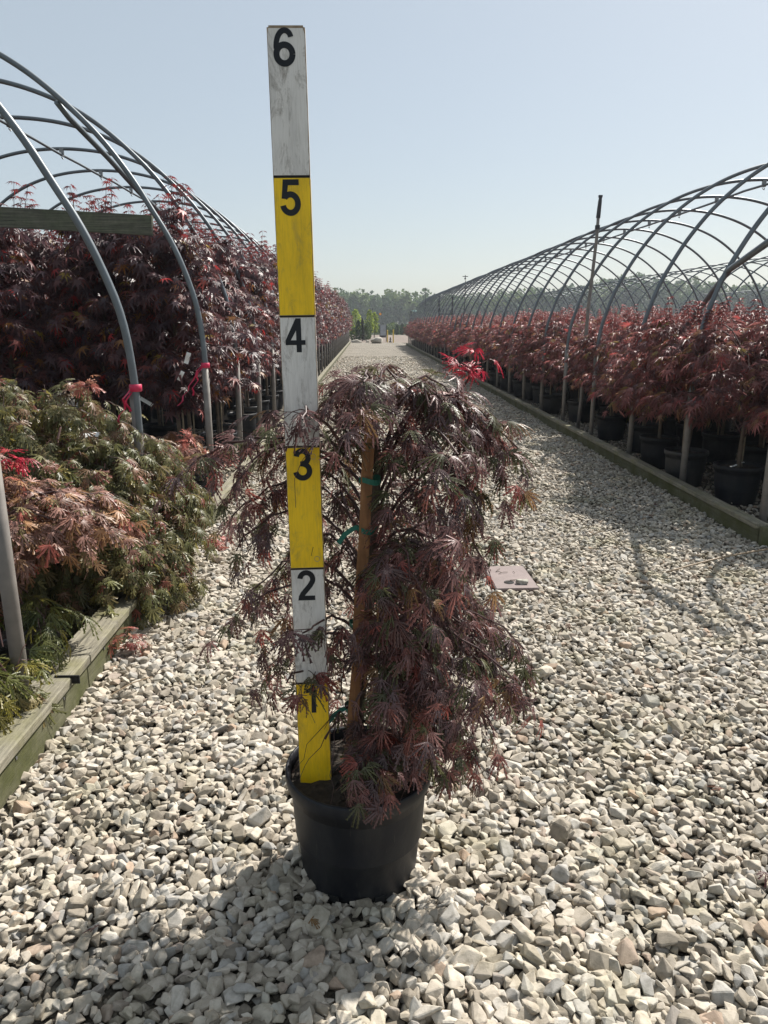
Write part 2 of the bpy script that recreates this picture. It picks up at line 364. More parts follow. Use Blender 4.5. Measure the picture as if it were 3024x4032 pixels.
def gravel(name, regions, excl):
    P = []; S = []
    for (x0, x1, y0, y1, s, size) in regions:
        nx = int((x1-x0)/s)+1; ny = int((y1-y0)/(s*.866))+1
        gx, gy = np.meshgrid(np.arange(nx), np.arange(ny)); px = x0+(gx+.5*(gy % 2))*s; py = y0+gy*s*.866
        p = np.stack([px.ravel(), py.ravel()], 1)+rng.uniform(-.36, .36, (nx*ny, 2))*s
        # stone size changes gently over the path: coarse on the left and in the middle, finer to the right
        f = np.sin(p[:, 0]*2.1+1)*np.sin(p[:, 1]*1.3)*.14+1.0-.16*np.clip((p[:, 0]-.6)/1.5, 0, 1)
        sz = size*np.exp(rng.normal(0, .22, len(p)))*f
        P.append(p); S.append(sz)
    P = np.concatenate(P); S = np.concatenate(S)
    keep = np.ones(len(P), bool)
    for fn in excl: keep &= ~fn(P)
    P = P[keep]; S = S[keep]; n = len(P)
    z = .0+S*.12+rng.uniform(-.012, .012, n)+.008*np.sin(P[:, 0]*3)*np.sin(P[:, 1]*2.2)
    me = bpy.data.meshes.new(name); me.vertices.add(n)
    me.vertices.foreach_set('co', np.concatenate([P, z[:, None]], 1).astype(np.float32).ravel())
    rot = np.stack([rng.normal(0, .38, n), rng.normal(0, .38, n), rng.uniform(0, 6.283, n)], 1)
    scl = S[:, None]*rng.uniform(.8, 1.25, (n, 3))
    for nm, ar in (('rot', rot), ('scl', scl)):
        a = me.attributes.new(nm, 'FLOAT_VECTOR', 'POINT'); a.data.foreach_set('vector', ar.astype(np.float32).ravel())
    a = me.attributes.new('idx', 'INT', 'POINT'); a.data.foreach_set('value', rng.integers(0, 16, n).astype(np.int32))
    o = link(name, me); tag(o, kind='stuff')
    ng = bpy.data.node_groups.new('scatter', 'GeometryNodeTree')
    ng.interface.new_socket('Geometry', in_out='INPUT', socket_type='NodeSocketGeometry')
    ng.interface.new_socket('Geometry', in_out='OUTPUT', socket_type='NodeSocketGeometry')
    gi = ng.nodes.new('NodeGroupInput'); go = ng.nodes.new('NodeGroupOutput')
    ip = ng.nodes.new('GeometryNodeInstanceOnPoints'); ci = ng.nodes.new('GeometryNodeCollectionInfo')
    ci.inputs['Collection'].default_value = stones; ci.inputs['Separate Children'].default_value = True; ci.inputs['Reset Children'].default_value = True
    def att(nm, ty):
        x = ng.nodes.new('GeometryNodeInputNamedAttribute'); x.data_type = ty; x.inputs['Name'].default_value = nm; return x.outputs['Attribute']
    ng.links.new(gi.outputs[0], ip.inputs['Points']); ng.links.new(ci.outputs[0], ip.inputs['Instance'])
    ip.inputs['Pick Instance'].default_value = True
    ng.links.new(att('idx', 'INT'), ip.inputs['Instance Index']); 
    e2r = ng.nodes.new('FunctionNodeEulerToRotation'); ng.links.new(att('rot', 'FLOAT_VECTOR'), e2r.inputs[0])
    ng.links.new(e2r.outputs[0], ip.inputs['Rotation']); ng.links.new(att('scl', 'FLOAT_VECTOR'), ip.inputs['Scale'])
    ng.links.new(ip.outputs[0], go.inputs[0])
    md = o.modifiers.new('scatter', 'NODES'); md.node_group = ng
    return o
in_pot = lambda p: np.hypot(p[:, 0]-POT_C[0], p[:, 1]-POT_C[1]) < .145
in_cover = lambda p: (np.abs(p[:, 0]-COVER[0]) < .14) & (np.abs(p[:, 1]-COVER[1]) < .215)
in_boards = lambda p: ((p[:, 0] > 2.70) & (p[:, 1] > 4.85)) | ((p[:, 0] < -1.17) & ((p[:, 1] < 4.15) | (p[:, 1] > 5.45)))
g = gravel('gravel', [(-1.17, 2.70, .3, 6, .0245, .0385), (-1.17, 2.70, 6, 11, .0285, .041), (-1.17, 2.70, 11, 18, .036, .046), (-1.17, 2.70, 18, 34, .050, .056),
                      (2.70, 5.2, .5, 4.9, .031, .041), (-4.5, -1.17, 4.0, 5.55, .036, .044)], [in_pot, in_cover, in_boards])
tag(g, 'pale crushed limestone gravel covering the path between the hoop houses', 'gravel')
g2 = gravel('gravel', [(-1.17, 2.70, .3, 7, .10, .042)], [in_pot, in_cover, in_boards])   # loose pieces lying on top
tag(g2, 'larger loose limestone pieces lying on top of the path', 'gravel')
g3 = gravel('gravel', [(2.86, 6.0, 4.98, 14, .055, .036), (-4.2, -1.3, 5.6, 11, .06, .036), (-3.0, -1.3, .8, 4.1, .055, .038)], [])
tag(g3, 'small shaded gravel lying under the potted trees', 'gravel')

# ------------------------------------------------------------------ timber edging
def edging(name, label, X, side, y0, y1, L0, hz=.15):
    """side=+1: the bed is on +X side of the face (right house)"""
    t = empty(name, (X, y0, 0)); tag(t, label, 'timber edging', 'timber edging along the path')
    y = y0; k = 0; shared = {}
    while y < y1-.05:
        ln = min(L0, y1-y); key = round(ln, 2)
        if key not in shared:
            f = MB(); f.box((side*.019, ln/2, hz*.36), (.038, ln-.006, hz*.78)); 
            r = MB(); r.box((side*.026, ln/2, 0), (.088, ln-.004, .038)); shared[key] = (f.mesh('face_board', M['face_wood']), r.mesh('top_rail', M['rail_wood']))
            for me in shared[key]:
                bm = bmesh.new(); bm.from_mesh(me); bmesh.ops.bevel(bm, geom=bm.edges[:], offset=.004, segments=1, affect='EDGES'); bm.to_mesh(bm and me); bm.free()
        fm, rm = shared[key]
        o = link('face_board', fm, t); o.location = (0, y-y0, 0); o.rotation_euler = (0, random.uniform(-.01, .01)+0, 0)
        o = link('top_rail', rm, t); o.location = (random.uniform(-.003, .003), y-y0, hz*.75+.019+random.uniform(0, .003))
        y += ln; k += 1
    return t
ed_r = edging('timber_edging', 'long weathered timber edging of the right hoop house, mossy at its near corner', 2.70, 1, 4.86, 51.5, 3.05)
m_ = MB(); m_.box((.045, -.04, .065), (.09, .038, .15)); m_.build('corner_block', M['face_wood'], ed_r)
m_ = MB(); m_.box((1.8, -.012, .06), (3.3, .036, .14)); m_.build('end_board', M['face_wood'], ed_r)
ed_l = edging('timber_edging', 'near left timber edging with a stepped joint in its top rail', -1.17, -1, .3, 3.95, 2.55, .165)
m_ = MB(); m_.box((-.105, 1.82, .135), (.045, 3.6, .05)); m_.build('inner_board', M['rail_wood'], ed_l)
m_ = MB(); m_.box((.0005, 2.35, .155), (.095, .006, .034)); m_.build('joint_strap', M['dark'], ed_l)
for yy in (1.5, 1.9, 2.3, 2.75):
    m_ = MB(); m_.lathe([(0, .003), (.006, .003), (.006, 0)], (0, 0, 0), 8); o = m_.build('nail_head', M['clamp'], ed_l); o.rotation_euler = (0, R_(90), 0); o.location = (.0005, yy, .10)
ed_l2 = edging('timber_edging', 'far left timber edging running behind the tree to the end of the path', -1.17, -1, 5.50, 57, 3.05, .15)
m_ = MB(); m_.box((-1.6, -.02, .06), (3.2, .036, .14)); m_.build('end_board', M['face_wood'], ed_l2)
m_ = MB(); m_.box((-.04, -.06, .07), (.09, .04, .15)); m_.build('corner_block', M['face_wood'], ed_l2)

# ------------------------------------------------------------------ hoop houses
PROF = [(0, .9), (0, 1.15), (.03, 1.44), (.10, 1.67), (.17, 1.87), (.27, 2.06), (.38, 2.25), (.5, 2.42), (.63, 2.58), (.78, 2.73), (.96, 2.88), (1.15, 3.01), (1.37, 3.13), (1.62, 3.23), (1.9, 3.31), (2.2, 3.36), (2.55, 3.38)]
def smooth_curve(p, sub=2):
    p = np.array(p, float)
    for _ in range(sub):
        q = [p[0]]
        for a, b in zip(p[:-1], p[1:]): q += [a*.75+b*.25, a*.25+b*.75]
        q.append(p[-1]); p = np.array(q)
    return p
def hoop_house(name, label, Xn, side, ys, zoff=0., thick=.021, taped=(), sag=1., light=False):
    """Xn: line of the near posts; the house stands towards side*X"""
    t = empty(name, (Xn, ys[0], 0)); tag(t, label, 'hoop house frame', 'bare hoop house frames')
    half = [(d+(.065*min(1, max(0, (z-1.4)/.6))*min(1, (3.3-min(z, 3.3))/.5) if side < 0 else 0), z+(zoff*min(1, (z-.9)/.8))) for d, z in PROF]
    full = half+[(5.1-d, z) for d, z in half[-2::-1]]
    c = smooth_curve(full, 1 if light else 2); pts = np.stack([side*c[:, 0], np.zeros(len(c)), c[:, 1]], 1)
    hm = MB(); hm.tube(pts, thick, 6 if light else 9); hme = hm.mesh('hoop', M['pipe'], True)
    pm = MB(); pm.tube([(0, 0, -.25), (0, 0, .6), (0, 0, 1.12+zoff*.2)], thick*1.32, 8 if light else 12); pme = pm.mesh('ground_post', M['sleeve'], True)
    cm = MB(); cm.box((0, 0, -.03), (.05, .03, .07)); cm.box((0, 0, -.075), (.03, .07, .02)); cm.tube([(0, -.02, -.1), (0.01, 0, -.12), (0, .03, -.1)], .006, 5); cme = cm.mesh('clamp', M['clamp'])
    zt = 3.38+zoff
    for i, y in enumerate(ys):
        o = link('hoop', hme, t); o.location = (0, y-ys[0], random.uniform(-.012, .012)); o.rotation_euler = (random.uniform(-.006, .006), 0, random.uniform(-.004, .004))
        for dx in (0, 5.1):
            o = link('ground_post', pme, t); o.location = (side*dx, y-ys[0], 0); o.rotation_euler = (random.uniform(-.008, .008), side*random.uniform(-.004, .012), 0)
        if not light: o = link('clamp', cme, t); o.location = (side*2.55, y-ys[0], zt-.02)
    Ln = ys[-1]-ys[0]
    pu = MB(); n = len(ys)*2; yy = np.linspace(-.08, Ln+.08, n); pu.tube(np.stack([np.full(n, side*2.55), yy, zt-.062-thick+np.random.default_rng(3).normal(0, .004, n)], 1), thick*.8, 7); pu.build('ridge_purlin', M['pipe'], t, True)
    return t
YR = [5.09+1.4*i for i in range(34)]
hr = hoop_house('hoop_house', 'bare arched pipe frame over the red maples on the right, nearest of the right frames', 2.85, 1, YR)
m_ = MB(); m_.tube([AY(3024+400, 720, 4.9)-[2.85, YR[0], 0], AY(3024, 955, 5.4)-[2.85, YR[0], 0], AY(2872, 1062, 6.45)-[2.85, YR[0], 0], AY(2690, 1300, 7.9)-[2.85, YR[0], 0], AY(2600, 1400, 8.6)-[2.85, YR[0], 0]], .026, 9); m_.build('wind_brace', M['pipe'], hr, True)
for dx in (2.04, 2.93):
    m_ = MB(); m_.box((dx, YR[-1]-YR[0]+.1, 1.62), (.10, .10, 3.24)); m_.build('door_post', M['post_dark'], hr)
m_ = MB(); m_.box((2.485, YR[-1]-YR[0]+.1, 2.02), (.79, .06, .06)); m_.build('door_bar', M['post_dark'], hr)
YL = [5.97+1.42*i for i in range(36)]
hl = hoop_house('hoop_house', 'bare pipe frame over the tall dark maples, with a timber beam across its end', -1.27, -1, YL, .25)
m_ = MB(); m_.box((-2.82, -.045, 2.325), (5.0, .04, .14), (0, R_(2.9), 0)); m_.build('cross_beam', M['beam_wood'], hl)
b0 = np.array([-1.27, YL[0], 0])
m_ = MB(); m_.tube([AY(224, 403, 6.0)-b0, AY(270, 462, 6.15)-b0, AY(422, 618, 6.6)-b0, AY(548, 757, 7.0)-b0, AY(696, 900, 7.5)-b0, AY(800, 1010, 7.9)-b0], .022, 9); m_.build('wind_brace', M['pipe'], hl, True)
hn = hoop_house('hoop_house', 'near left pipe frame of two hoops rising in front of the timber beam', -1.27, -1, [2.50, 4.14], .14)
for c_, (xn, zz, lab) in enumerate([(9.35, -.02, 'second bare pipe frame seen behind the right one'), (20.9, -.02, 'low distant pipe frame farthest to the right near the tree line')]):
    hoop_house('hoop_house', lab, xn, 1, [9+1.4*i for i in range(0, 32)], zz, .022, light=True)

def flag_tape(loc, seed, label):
    t = empty('flagging_tape', loc); tag(t, label, 'flagging tape', 'pink tapes on hoop posts')
    m = MB(); m.lathe([(.029, -.02), (.034, -.018), (.034, .018), (.029, .02)], (0, 0, 0), 14); m.build('knot_band', M['pink'], t, True)
    r = np.random.default_rng(seed)
    for k in range(2):
        m = MB(); n = 9; p = np.zeros((n, 3)); d = np.array([(-.35 if seed == 1 else -.1)-.25*k, -.1, -1.])
        ln = .13+.12*k+(.12 if seed == 1 else 0)
        v = []; 
        for i in range(n):
            s = i/(n-1)*ln; q = np.array([-.03, -.02, 0])+norm(d)*s+np.array([.012*math.sin(s*60+k), .012*math.cos(s*50), 0]); w = .0065*(1+.3*math.sin(i))
            v += [q+[-w, w*.6*math.sin(i*1.1), 0], q+[w, -w*.6*math.sin(i*1.1), .004]]
        m.add(v, [(2*i, 2*i+1, 2*i+3, 2*i+2) for i in range(n-1)]); m.build('tail', M['pink'], t)
flag_tape((-1.27, 5.97, 1.17), 1, 'pink flagging tape with a long tail on the end post of the far left frame')
flag_tape((-1.27, 4.14, 1.15), 2, 'short pink flagging tape on the post rising from the green mound')

# ------------------------------------------------------------------ sprinkler risers
def riser(x, y, h, label, thick=.012, head=True, lean=0., cat='sprinkler riser'):
    t = empty('sprinkler_riser', (x, y, 0)); tag(t, label, cat, 'sprinkler risers in the right hoop house')
    n = 8; zz = np.linspace(-.1, h, n); m = MB(); m.tube(np.stack([lean*zz+.012*np.sin(zz*3), 0*zz, zz], 1), np.linspace(thick*1.3, thick, n), 8); m.build('pipe', M['post_dark'] if head else M['sleeve'], t, True)
    m = MB()
    if head:
        m.lathe([(0, h+.02), (.018, h+.02), (.03, h+.06), (.028, h+.07), (0, h+.05)], (lean*h, 0, 0), 10); m.box((lean*h, 0, h+.12), (.18, .02, .02)); m.tube([(lean*h, 0, h+.06), (lean*h, 0, h+.16)], .014, 6)
    else:
        m.tube([(lean*h, 0, h-.2), (lean*h+.01, 0, h), (lean*h+.014, .0, h+.07)], [.03, .026, .02], 8); m.box((lean*h+.012, 0, h+.07), (.05, .03, .03)); m.tube([(lean*h, 0, h-.34), (lean*h, 0, h-.29)], .034, 8)
    m.build('head', M['post_dark'], t)
riser(3.02, 10.5, 3.05, 'tall leaning riser pipe with a taped tip, nearest on the right', .021, False, .03)
riser(3.3, 25.7, 2.85, 'thin dark sprinkler riser rising beside the far hoops, second from the front')
riser(3.3, 42.9, 3.2, 'thin dark sprinkler riser near the far end of the right frame')
riser(3.3, 57.9, 2.8, 'small sprinkler riser beyond the end of the right frame')

# ------------------------------------------------------------------ pots
def pot_meshes(r, h, m, k=40):
    rb = r*.80
    out = MB(); out.lathe([(0, .004), (rb-.01, .0), (rb, .006), (rb*1.01, .03), (r*.80+r*.13*.55, h*.5), (r*.80+r*.13*.55+.0015, h*.505), (r*.93, h*.86), (r*.945, h-.045), (r*.985, h-.04), (r*1.0, h-.022), (r*1.0, h-.006), (r*.985, h), (r*.955, h-.001), (r*.935, h-.02), (r*.90, h*.6), (r*.88, h*.4)], k=k)
    return out.mesh('pot', m, True)
def soil_mesh(r, z, seed, n=18):
    rr = np.random.default_rng(seed); mb = MB(); k = 28; rings = 6; v = [[0, 0, z+.012]]; f = []
    for j in range(1, rings+1):
        for i in range(k):
            a = i*2*math.pi/k; q = r*j/rings; v.append([q*math.cos(a), q*math.sin(a), z+rr.uniform(-.006, .006)+.012*(1-j/rings)])
    f += [(0, 1+i, 1+(i+1) % k) for i in range(k)]
    for j in range(rings-1):
        f += [(1+j*k+i, 1+(j+1)*k+i, 1+(j+1)*k+(i+1) % k, 1+j*k+(i+1) % k) for i in range(k)]
    mb.add(v, f)
    for _ in range(40):
        a = rr.uniform(0, 6.28); q = r*math.sqrt(rr.uniform(0, .9)); mb.box((q*math.cos(a), q*math.sin(a), z+.012), (rr.uniform(.008, .025), rr.uniform(.004, .01), .005), (rr.uniform(-.4, .4), rr.uniform(-.4, .4), rr.uniform(0, 3)))
    return mb.mesh('soil', M['soil'])

# ------------------------------------------------------------------ branches and leaves of the trees
PAL_DARKRED = [((.085, .036, .040), 5), ((.062, .033, .042), 4), ((.11, .036, .034), 3), ((.19, .040, .032), 1.0), ((.22, .085, .015), .5), ((.30, .20, .02), .15), ((.35, .02, .02), .35)]
PAL_RIGHT = [((.24, .098, .095), 5), ((.29, .10, .092), 4), ((.16, .078, .08), 3), ((.29, .14, .075), 1.6), ((.23, .16, .05), .9), ((.38, .07, .065), .8)]
PAL_HERO = [((.17, .085, .080), 5), ((.115, .07, .070), 4), ((.23, .085, .07), 2.6), ((.21, .115, .05), .8), ((.095, .095, .042), 3.2), ((.34, .09, .07), .6)]
PAL_GREEN = [((.20, .19, .075), 5), ((.145, .15, .055), 4), ((.25, .20, .085), 2.4), ((.26, .15, .08), 1.8), ((.32, .27, .06), .8), ((.32, .10, .07), .6)]
PAL_GREENRED = [((.30, .155, .12), 5), ((.32, .17, .08), 3), ((.23, .13, .10), 3), ((.20, .16, .07), 1.8), ((.42, .12, .09), 1)]
PAL_YELLOWGREEN = [((.13, .14, .03), 5), ((.22, .19, .03), 2), ((.09, .11, .03), 3)]

class Tree:
    """collects twigs (tubes) and leaves"""
    def __init__(s, seed): s.r = np.random.default_rng(seed); s.b = MB(); s.P = []; s.D = []; s.U = []; s.S = []; s.T = []
    def leaves(s, p, d, u, sc_, tint): s.P.append(p); s.D.append(d); s.U.append(u); s.S.append(sc_); s.T.append(tint)
    def sprig(s, p0, dirv, ln, sag, step, lsize, pal, rad=.0022, hang=.6, jit=.25):
        r = s.r; d = norm(np.array(dirv, float)); n = 6; t = np.linspace(0, 1, n)[:, None]
        pts = p0+d*ln*t+np.array([0, 0, -1.])*sag*ln*t**2+r.normal(0, .012*ln/.2, (n, 3))*t
        s.b.tube(pts, np.linspace(rad, rad*.45, n), 3, False)
        m = max(2, int(ln/step)); tt = r.uniform(.12, 1, m); tt[0] = 1.0
        idx = tt*(n-1); i0 = np.minimum(idx.astype(int), n-2); fr = (idx-i0)[:, None]
        P = pts[i0]*(1-fr)+pts[i0+1]*fr; tan = norm(pts[i0+1]-pts[i0])
        side = norm(np.cross(tan, np.array([0, 0, 1.]))+1e-6)*np.where(np.arange(m) % 2, 1, -1)[:, None]
        D = norm(tan*.55+side*.75*(tt < .97)[:, None]+r.normal(0, jit, (m, 3))+np.array([0, 0, -hang]))
        U = norm(np.array([0, 0, 1.])+d*.35+r.normal(0, .28, (m, 3)))
        S = lsize*r.uniform(.7, 1.2, m); P = P+D*S[:, None]*.3
        s.leaves(P, D, U, S, pick(pal, m, r)); return pts
    def arrays(s): return [np.concatenate(a) for a in (s.P, s.D, s.U, s.S, s.T)]
    def crown(s, name, tmpls, m):
        P, D, U, S, T = s.arrays(); X, Y, Z = frames(D, U); n = len(P); vs = []; fs = []; ts = []; off = 0
        w = s.r.integers(0, len(tmpls), n)
        for k, (tv, tf) in enumerate(tmpls):
            q = np.where(w == k)[0]
            if not len(q): continue
            v = P[q][:, None]+S[q][:, None, None]*(tv[None, :, 0:1]*X[q][:, None]+tv[None, :, 1:2]*Y[q][:, None]+tv[None, :, 2:3]*Z[q][:, None])
            f = tf[None]+(np.arange(len(q))*len(tv))[:, None, None]+off
            vs.append(v.reshape(-1, 3)); fs.append(f.reshape(-1, 3)); ts.append(np.repeat(T[q], len(tv), 0)); off += len(q)*len(tv)
        return raw_mesh(name, np.concatenate(vs), np.concatenate(fs), np.concatenate(ts), m)
def trunk_tube(pts, radii, k=9):
    m = MB(); m.tube(smooth_curve(pts, 2), np.interp(np.linspace(0, 1, len(smooth_curve(pts, 2))), np.linspace(0, 1, len(radii)), radii), k); return m

LACE = [lace_leaf(7, 5, i, 60, .0125, .55, .16) for i in range(4)]
LACE_LO = [lace_leaf(7, 2, 10+i, 80, .026, .45, .18) for i in range(3)]
PALM = [palm_leaf(7, i, .13, 112, .35, .30) for i in range(3)]
PALM_LO = [palm_leaf(5, 20+i, .17, 88, .35, .34, True) for i in range(3)]
PALM_NARROW = [palm_leaf(7, 30+i, .10, 100, .4, .20, True) for i in range(3)]

# --- tall dark maples (left)
def tall_maple(seed, H=2.6, rad=.42, nleaf_mul=1., tm=PALM, lsz=.088):
    T = Tree(seed); r = T.r
    tp = np.array([[0, 0, .3], [r.normal(0, .02), r.normal(0, .02), .9], [r.normal(0, .04), r.normal(0, .04), 1.5], [r.normal(0, .05), r.normal(0, .05), H-.35]])
    tk = trunk_tube(tp, [.021, .018, .013, .006])
    nb = 52
    for i in range(nb):
        f = (i+.5)/nb; z = .85+(H-1.18)*f; c = np.array([np.interp(z, tp[:, 2], tp[:, 0]), np.interp(z, tp[:, 2], tp[:, 1]), z])
        a = i*2.4+r.uniform(-.4, .4); prof = rad*(.55+.6*math.sin(math.pi*min(1, f*1.05+.12)))*r.uniform(.75, 1.15)
        out = np.array([math.cos(a), math.sin(a), 0]); end = c+out*prof+np.array([0, 0, r.uniform(.02, .25)])
        br = bez(c-[0, 0, .1], c+out*prof*.5+[0, 0, .1], end, 5); T.b.tube(br, np.linspace(.006, .003, 5), 4, False)
        for q in np.linspace(.25, 1, int(5*nleaf_mul)):
            p = br[int(q*4)]
            for sg in (-1, 1):
                dv = out*.7+np.array([-out[1], out[0], 0])*sg*r.uniform(.3, 1.0)+[0, 0, r.uniform(-.1, .4)]
                T.sprig(p, dv, r.uniform(.10, .20), r.uniform(.2, .6), .032/nleaf_mul, lsz, PAL_DARKRED, .0018, .45)
    for k in range(5):   # upright leaders
        a = r.uniform(0, 6.28); p = np.array([.12*math.cos(a), .12*math.sin(a), H-.42]); ln = r.uniform(.25, .55)
        q = np.array([p, p+[.03*math.cos(a), .02, ln*.5], p+[.05*math.cos(a), .05*math.sin(a), ln]]); T.b.tube(q, [.004, .003, .0015], 4, False)
        for j in range(8):
            f = (j+1)/8; c = p+np.array([.05*math.cos(a)*f, .05*math.sin(a)*f, ln*f]); th = r.uniform(0, 6.28)
            n = 2; D = norm(np.array([[math.cos(th), math.sin(th), -.3], [-math.cos(th), -math.sin(th), -.3]])); T.leaves(c+D*.02, D, norm(np.array([[0, 0, 1.]]*2)+r.normal(0, .2, (2, 3))), np.full(2, lsz*.65), pick([((.22, .025, .025), 2), ((.10, .02, .02), 2)], 2, r))
    return T, tk
# --- spreading red maples (right)
def spreading_maple(seed, H=1.55, rad=.46, tm=None, mul=1., pal=PAL_RIGHT, lsz=.085, z0=.74):
    T = Tree(seed); r = T.r
    tp = np.array([[0, 0, .28], [r.normal(0, .015), r.normal(0, .015), .6], [r.normal(0, .03), r.normal(0, .03), .95]])
    tk = trunk_tube(tp, [.019, .016, .012])
    nb = 30
    for i in range(nb):
        f = (i+.5)/nb; a = i*2.4+r.uniform(-.4, .4); out = np.array([math.cos(a), math.sin(a), 0])
        z = z0+(H-.1-z0)*f**.9; prof = rad*math.sqrt(max(.05, 1-((f-.30)/.78)**2))*r.uniform(.8, 1.2)
        c = np.array([0, 0, min(.95, max(.5, z-.25))]); end = np.array([out[0]*prof, out[1]*prof, z])
        br = bez(c, c+out*prof*.45+[0, 0, (z-c[2])*.9+.1], end, 6); T.b.tube(br, np.linspace(.008, .003, 6), 4, False)
        for q in range(2, 6):
            for sg in (-1, 0, 1):
                dv = out*.9+np.array([-out[1], out[0], 0])*sg*r.uniform(.5, 1.0)+[0, 0, r.uniform(-.05, .25)]
                T.sprig(br[q], dv, r.uniform(.10, .20), r.uniform(.3, .8), .034/mul, lsz, pal, .0018, .12)
    for k in range(7):
        a = r.uniform(0, 6.28); q0 = r.uniform(0, rad*.7); p = np.array([q0*math.cos(a), q0*math.sin(a), H-.16]); ln = r.uniform(.08, .24)
        T.b.tube([p, p+[.01, 0, ln*.5], p+[.015, .01, ln]], [.003, .002, .0012], 3, False)
        for j in range(5):
            th = r.uniform(0, 6.28); D = norm(np.array([[math.cos(th), math.sin(th), -.2], [-math.cos(th), -math.sin(th), -.2]])); T.leaves(np.tile(p+[.012, 0, ln*(j+1)/5], (2, 1)), D, norm(np.array([[0, 0, 1.]]*2)+r.normal(0, .2, (2, 3))), np.full(2, lsz*.6), pick([((.24, .06, .055), 1), ((.17, .05, .05), 1)], 2, r))
    return T, tk

POT_R, POT_H = .20, .33
pot_me = pot_meshes(POT_R, POT_H, M['plastic'], 28); soil_me = soil_mesh(POT_R*.9, POT_H-.035, 3)
pot_me2 = pot_meshes(POT_R, POT_H, M['plastic_dusty'], 28)
stk = MB(); stk.tube([(.03, .02, .28), (.035, .02, 1.15)], .008, 6); stake_me = stk.mesh('stake', M['grey_stake'])
tiem = MB(); tiem.lathe([(.022, 0), (.028, .004), (.028, .016), (.022, .02)], (.015, .01, .75), 8); tiem.lathe([(.022, 0), (.028, .004), (.028, .016), (.022, .02)], (.015, .01, 1.02), 8); tie_me = tiem.mesh('tie', M['tie'])
def kind_of(builder, tms, nvar, base, **kw):
    out = []
    for i in range(nvar):
        T, tk = builder(base+i, **kw); out.append((T.crown('crown', tms, M['leaf']), tk.mesh('trunk', M['bark'], True), T.b.mesh('branches', M['twig'])))
    return out
TALL = kind_of(tall_maple, PALM, 3, 40, lsz=.102)
TALL_LO = kind_of(tall_maple, PALM_LO, 2, 50, nleaf_mul=.72, lsz=.105)
SPR = kind_of(spreading_maple, PALM_NARROW, 3, 60, lsz=.094, rad=.54, mul=1.12)
SPR_LO = kind_of(spreading_maple, PALM_LO, 2, 70, mul=.75, lsz=.11, rad=.50)
def join_low(kind):      # crown, trunk and pot of a far tree as one mesh
    out = []
    for cr, tk, br in kind:
        bm = bmesh.new()
        for me in (cr, tk, pot_me): 
            n0 = len(bm.faces); bm.from_mesh(me); bm.faces.ensure_lookup_table()
            mi = {cr: 0, tk: 1, pot_me: 2}[me]
            for f in bm.faces[n0:]: f.material_index = mi
        me = bpy.data.meshes.new('far_tree'); bm.to_mesh(me); bm.free()
        for m in (M['leaf'], M['bark'], M['plastic']): me.materials.append(m)
        out.append(me)
    return out
TALL_FAR = join_low(TALL_LO); SPR_FAR = join_low(SPR_LO)
def place_tree(kind, i, x, y, label, group, name='potted_maple', s=1., rz=None, stake=True, potm=None, tag_=True):
    t = empty(name, (x, y, 0), random.uniform(0, 6.28) if rz is None else rz); tag(t, label, 'potted tree', group)
    cr, tk, br = kind[i % len(kind)]
    o = link('pot', potm or (pot_me2 if (x, y) and random.random() < .3 else pot_me), t)
    link('soil', soil_me, t)
    for nm, me in (('crown', cr), ('branches', br), ('trunk', tk)):
        o = link(nm, me, t); o.scale = (s, s, s if nm != 'trunk' else 1)
    if stake: link('stake', stake_me, t); link('tie', tie_me, t)
    return t
def place_far(meshes, i, x, y, label, group, s=1.):
    o = link('potted_maple', meshes[i % len(meshes)]); o.location = (x, y, 0); o.rotation_euler = (0, 0, random.uniform(0, 6.28)); o.scale = (1, 1, s)
    tag(o, label, 'potted tree', group)
# right house rows
ORD = ['second', 'third', 'fourth', 'fifth']
rowsR = [3.18, 3.95, 4.75, 5.6, 6.45]
frontR = [(3.62, 5.30), (3.16, 6.12), (3.02, 6.85), (3.10, 7.72), (3.30, 8.7), (3.21, 9.62), (3.55, 10.6), (3.30, 11.4), (3.10, 12.5), (3.40, 13.3)]
descR = ['red maple in the black pot at the corner of the right timber edging', 'red maple in a wide black pot, second behind the right edging corner', 'low red maple in the black pot behind the second post on the right', 'red maple in the black pot just behind the third post on the right', 'red maple with bare stem in a black pot by the fourth post on the right',
         'red maple on a pale stake whose black pot stands alone by the right edging', 'red maple in a black pot with gravel showing round it, beyond the small yellow seedling', 'red maple crowded among others halfway along the right edging', 'red maple whose thin stem and pot show near the middle of the right edging', 'red maple whose pot stands just past the middle gap of the right row']
for i, (x, y) in enumerate(frontR): place_tree(SPR, i, x, y, descR[i], 'front row of potted red maples on the right', s=random.uniform(.92, 1.14))
n_ = 0; y = 14.1
while y < 51.2:
    if y < 24: place_tree(SPR_LO, n_, 3.2+random.uniform(-.1, .15), y, 'potted red maple standing in the front row along the receding right edging', 'front row of potted red maples receding on the right', stake=True, s=random.uniform(.9, 1.14))
    else: place_far(SPR_FAR, n_, 3.2+random.uniform(-.1, .15), y, 'small far potted red maple in the front row near the path end on the right', 'far front row of potted red maples on the right', random.uniform(.9, 1.14))
    n_ += 1; y += random.uniform(.72, .86)
for ci, x in enumerate(rowsR[1:]):
    y = 5.4+.3*(ci % 2)
    while y < 51.2:
        if y < 13: place_tree(SPR if ci < 2 else SPR_LO, n_, x+random.uniform(-.12, .12), y, 'potted red maple in the %s row at the near end of the right hoop house' % ORD[ci], ORD[ci]+' row of potted red maples on the right', stake=ci < 1, s=random.uniform(.9, 1.16))
        elif y < 28 or ci < 2: place_far(SPR_FAR, n_, x+random.uniform(-.12, .12), y, 'far potted red maple in the %s row from the path on the right' % ORD[ci], 'far '+ORD[ci]+' row of potted red maples on the right', random.uniform(.9, 1.16))
        n_ += 1; y += random.uniform(.78, .95) if y < 28 else random.uniform(.9, 1.2)
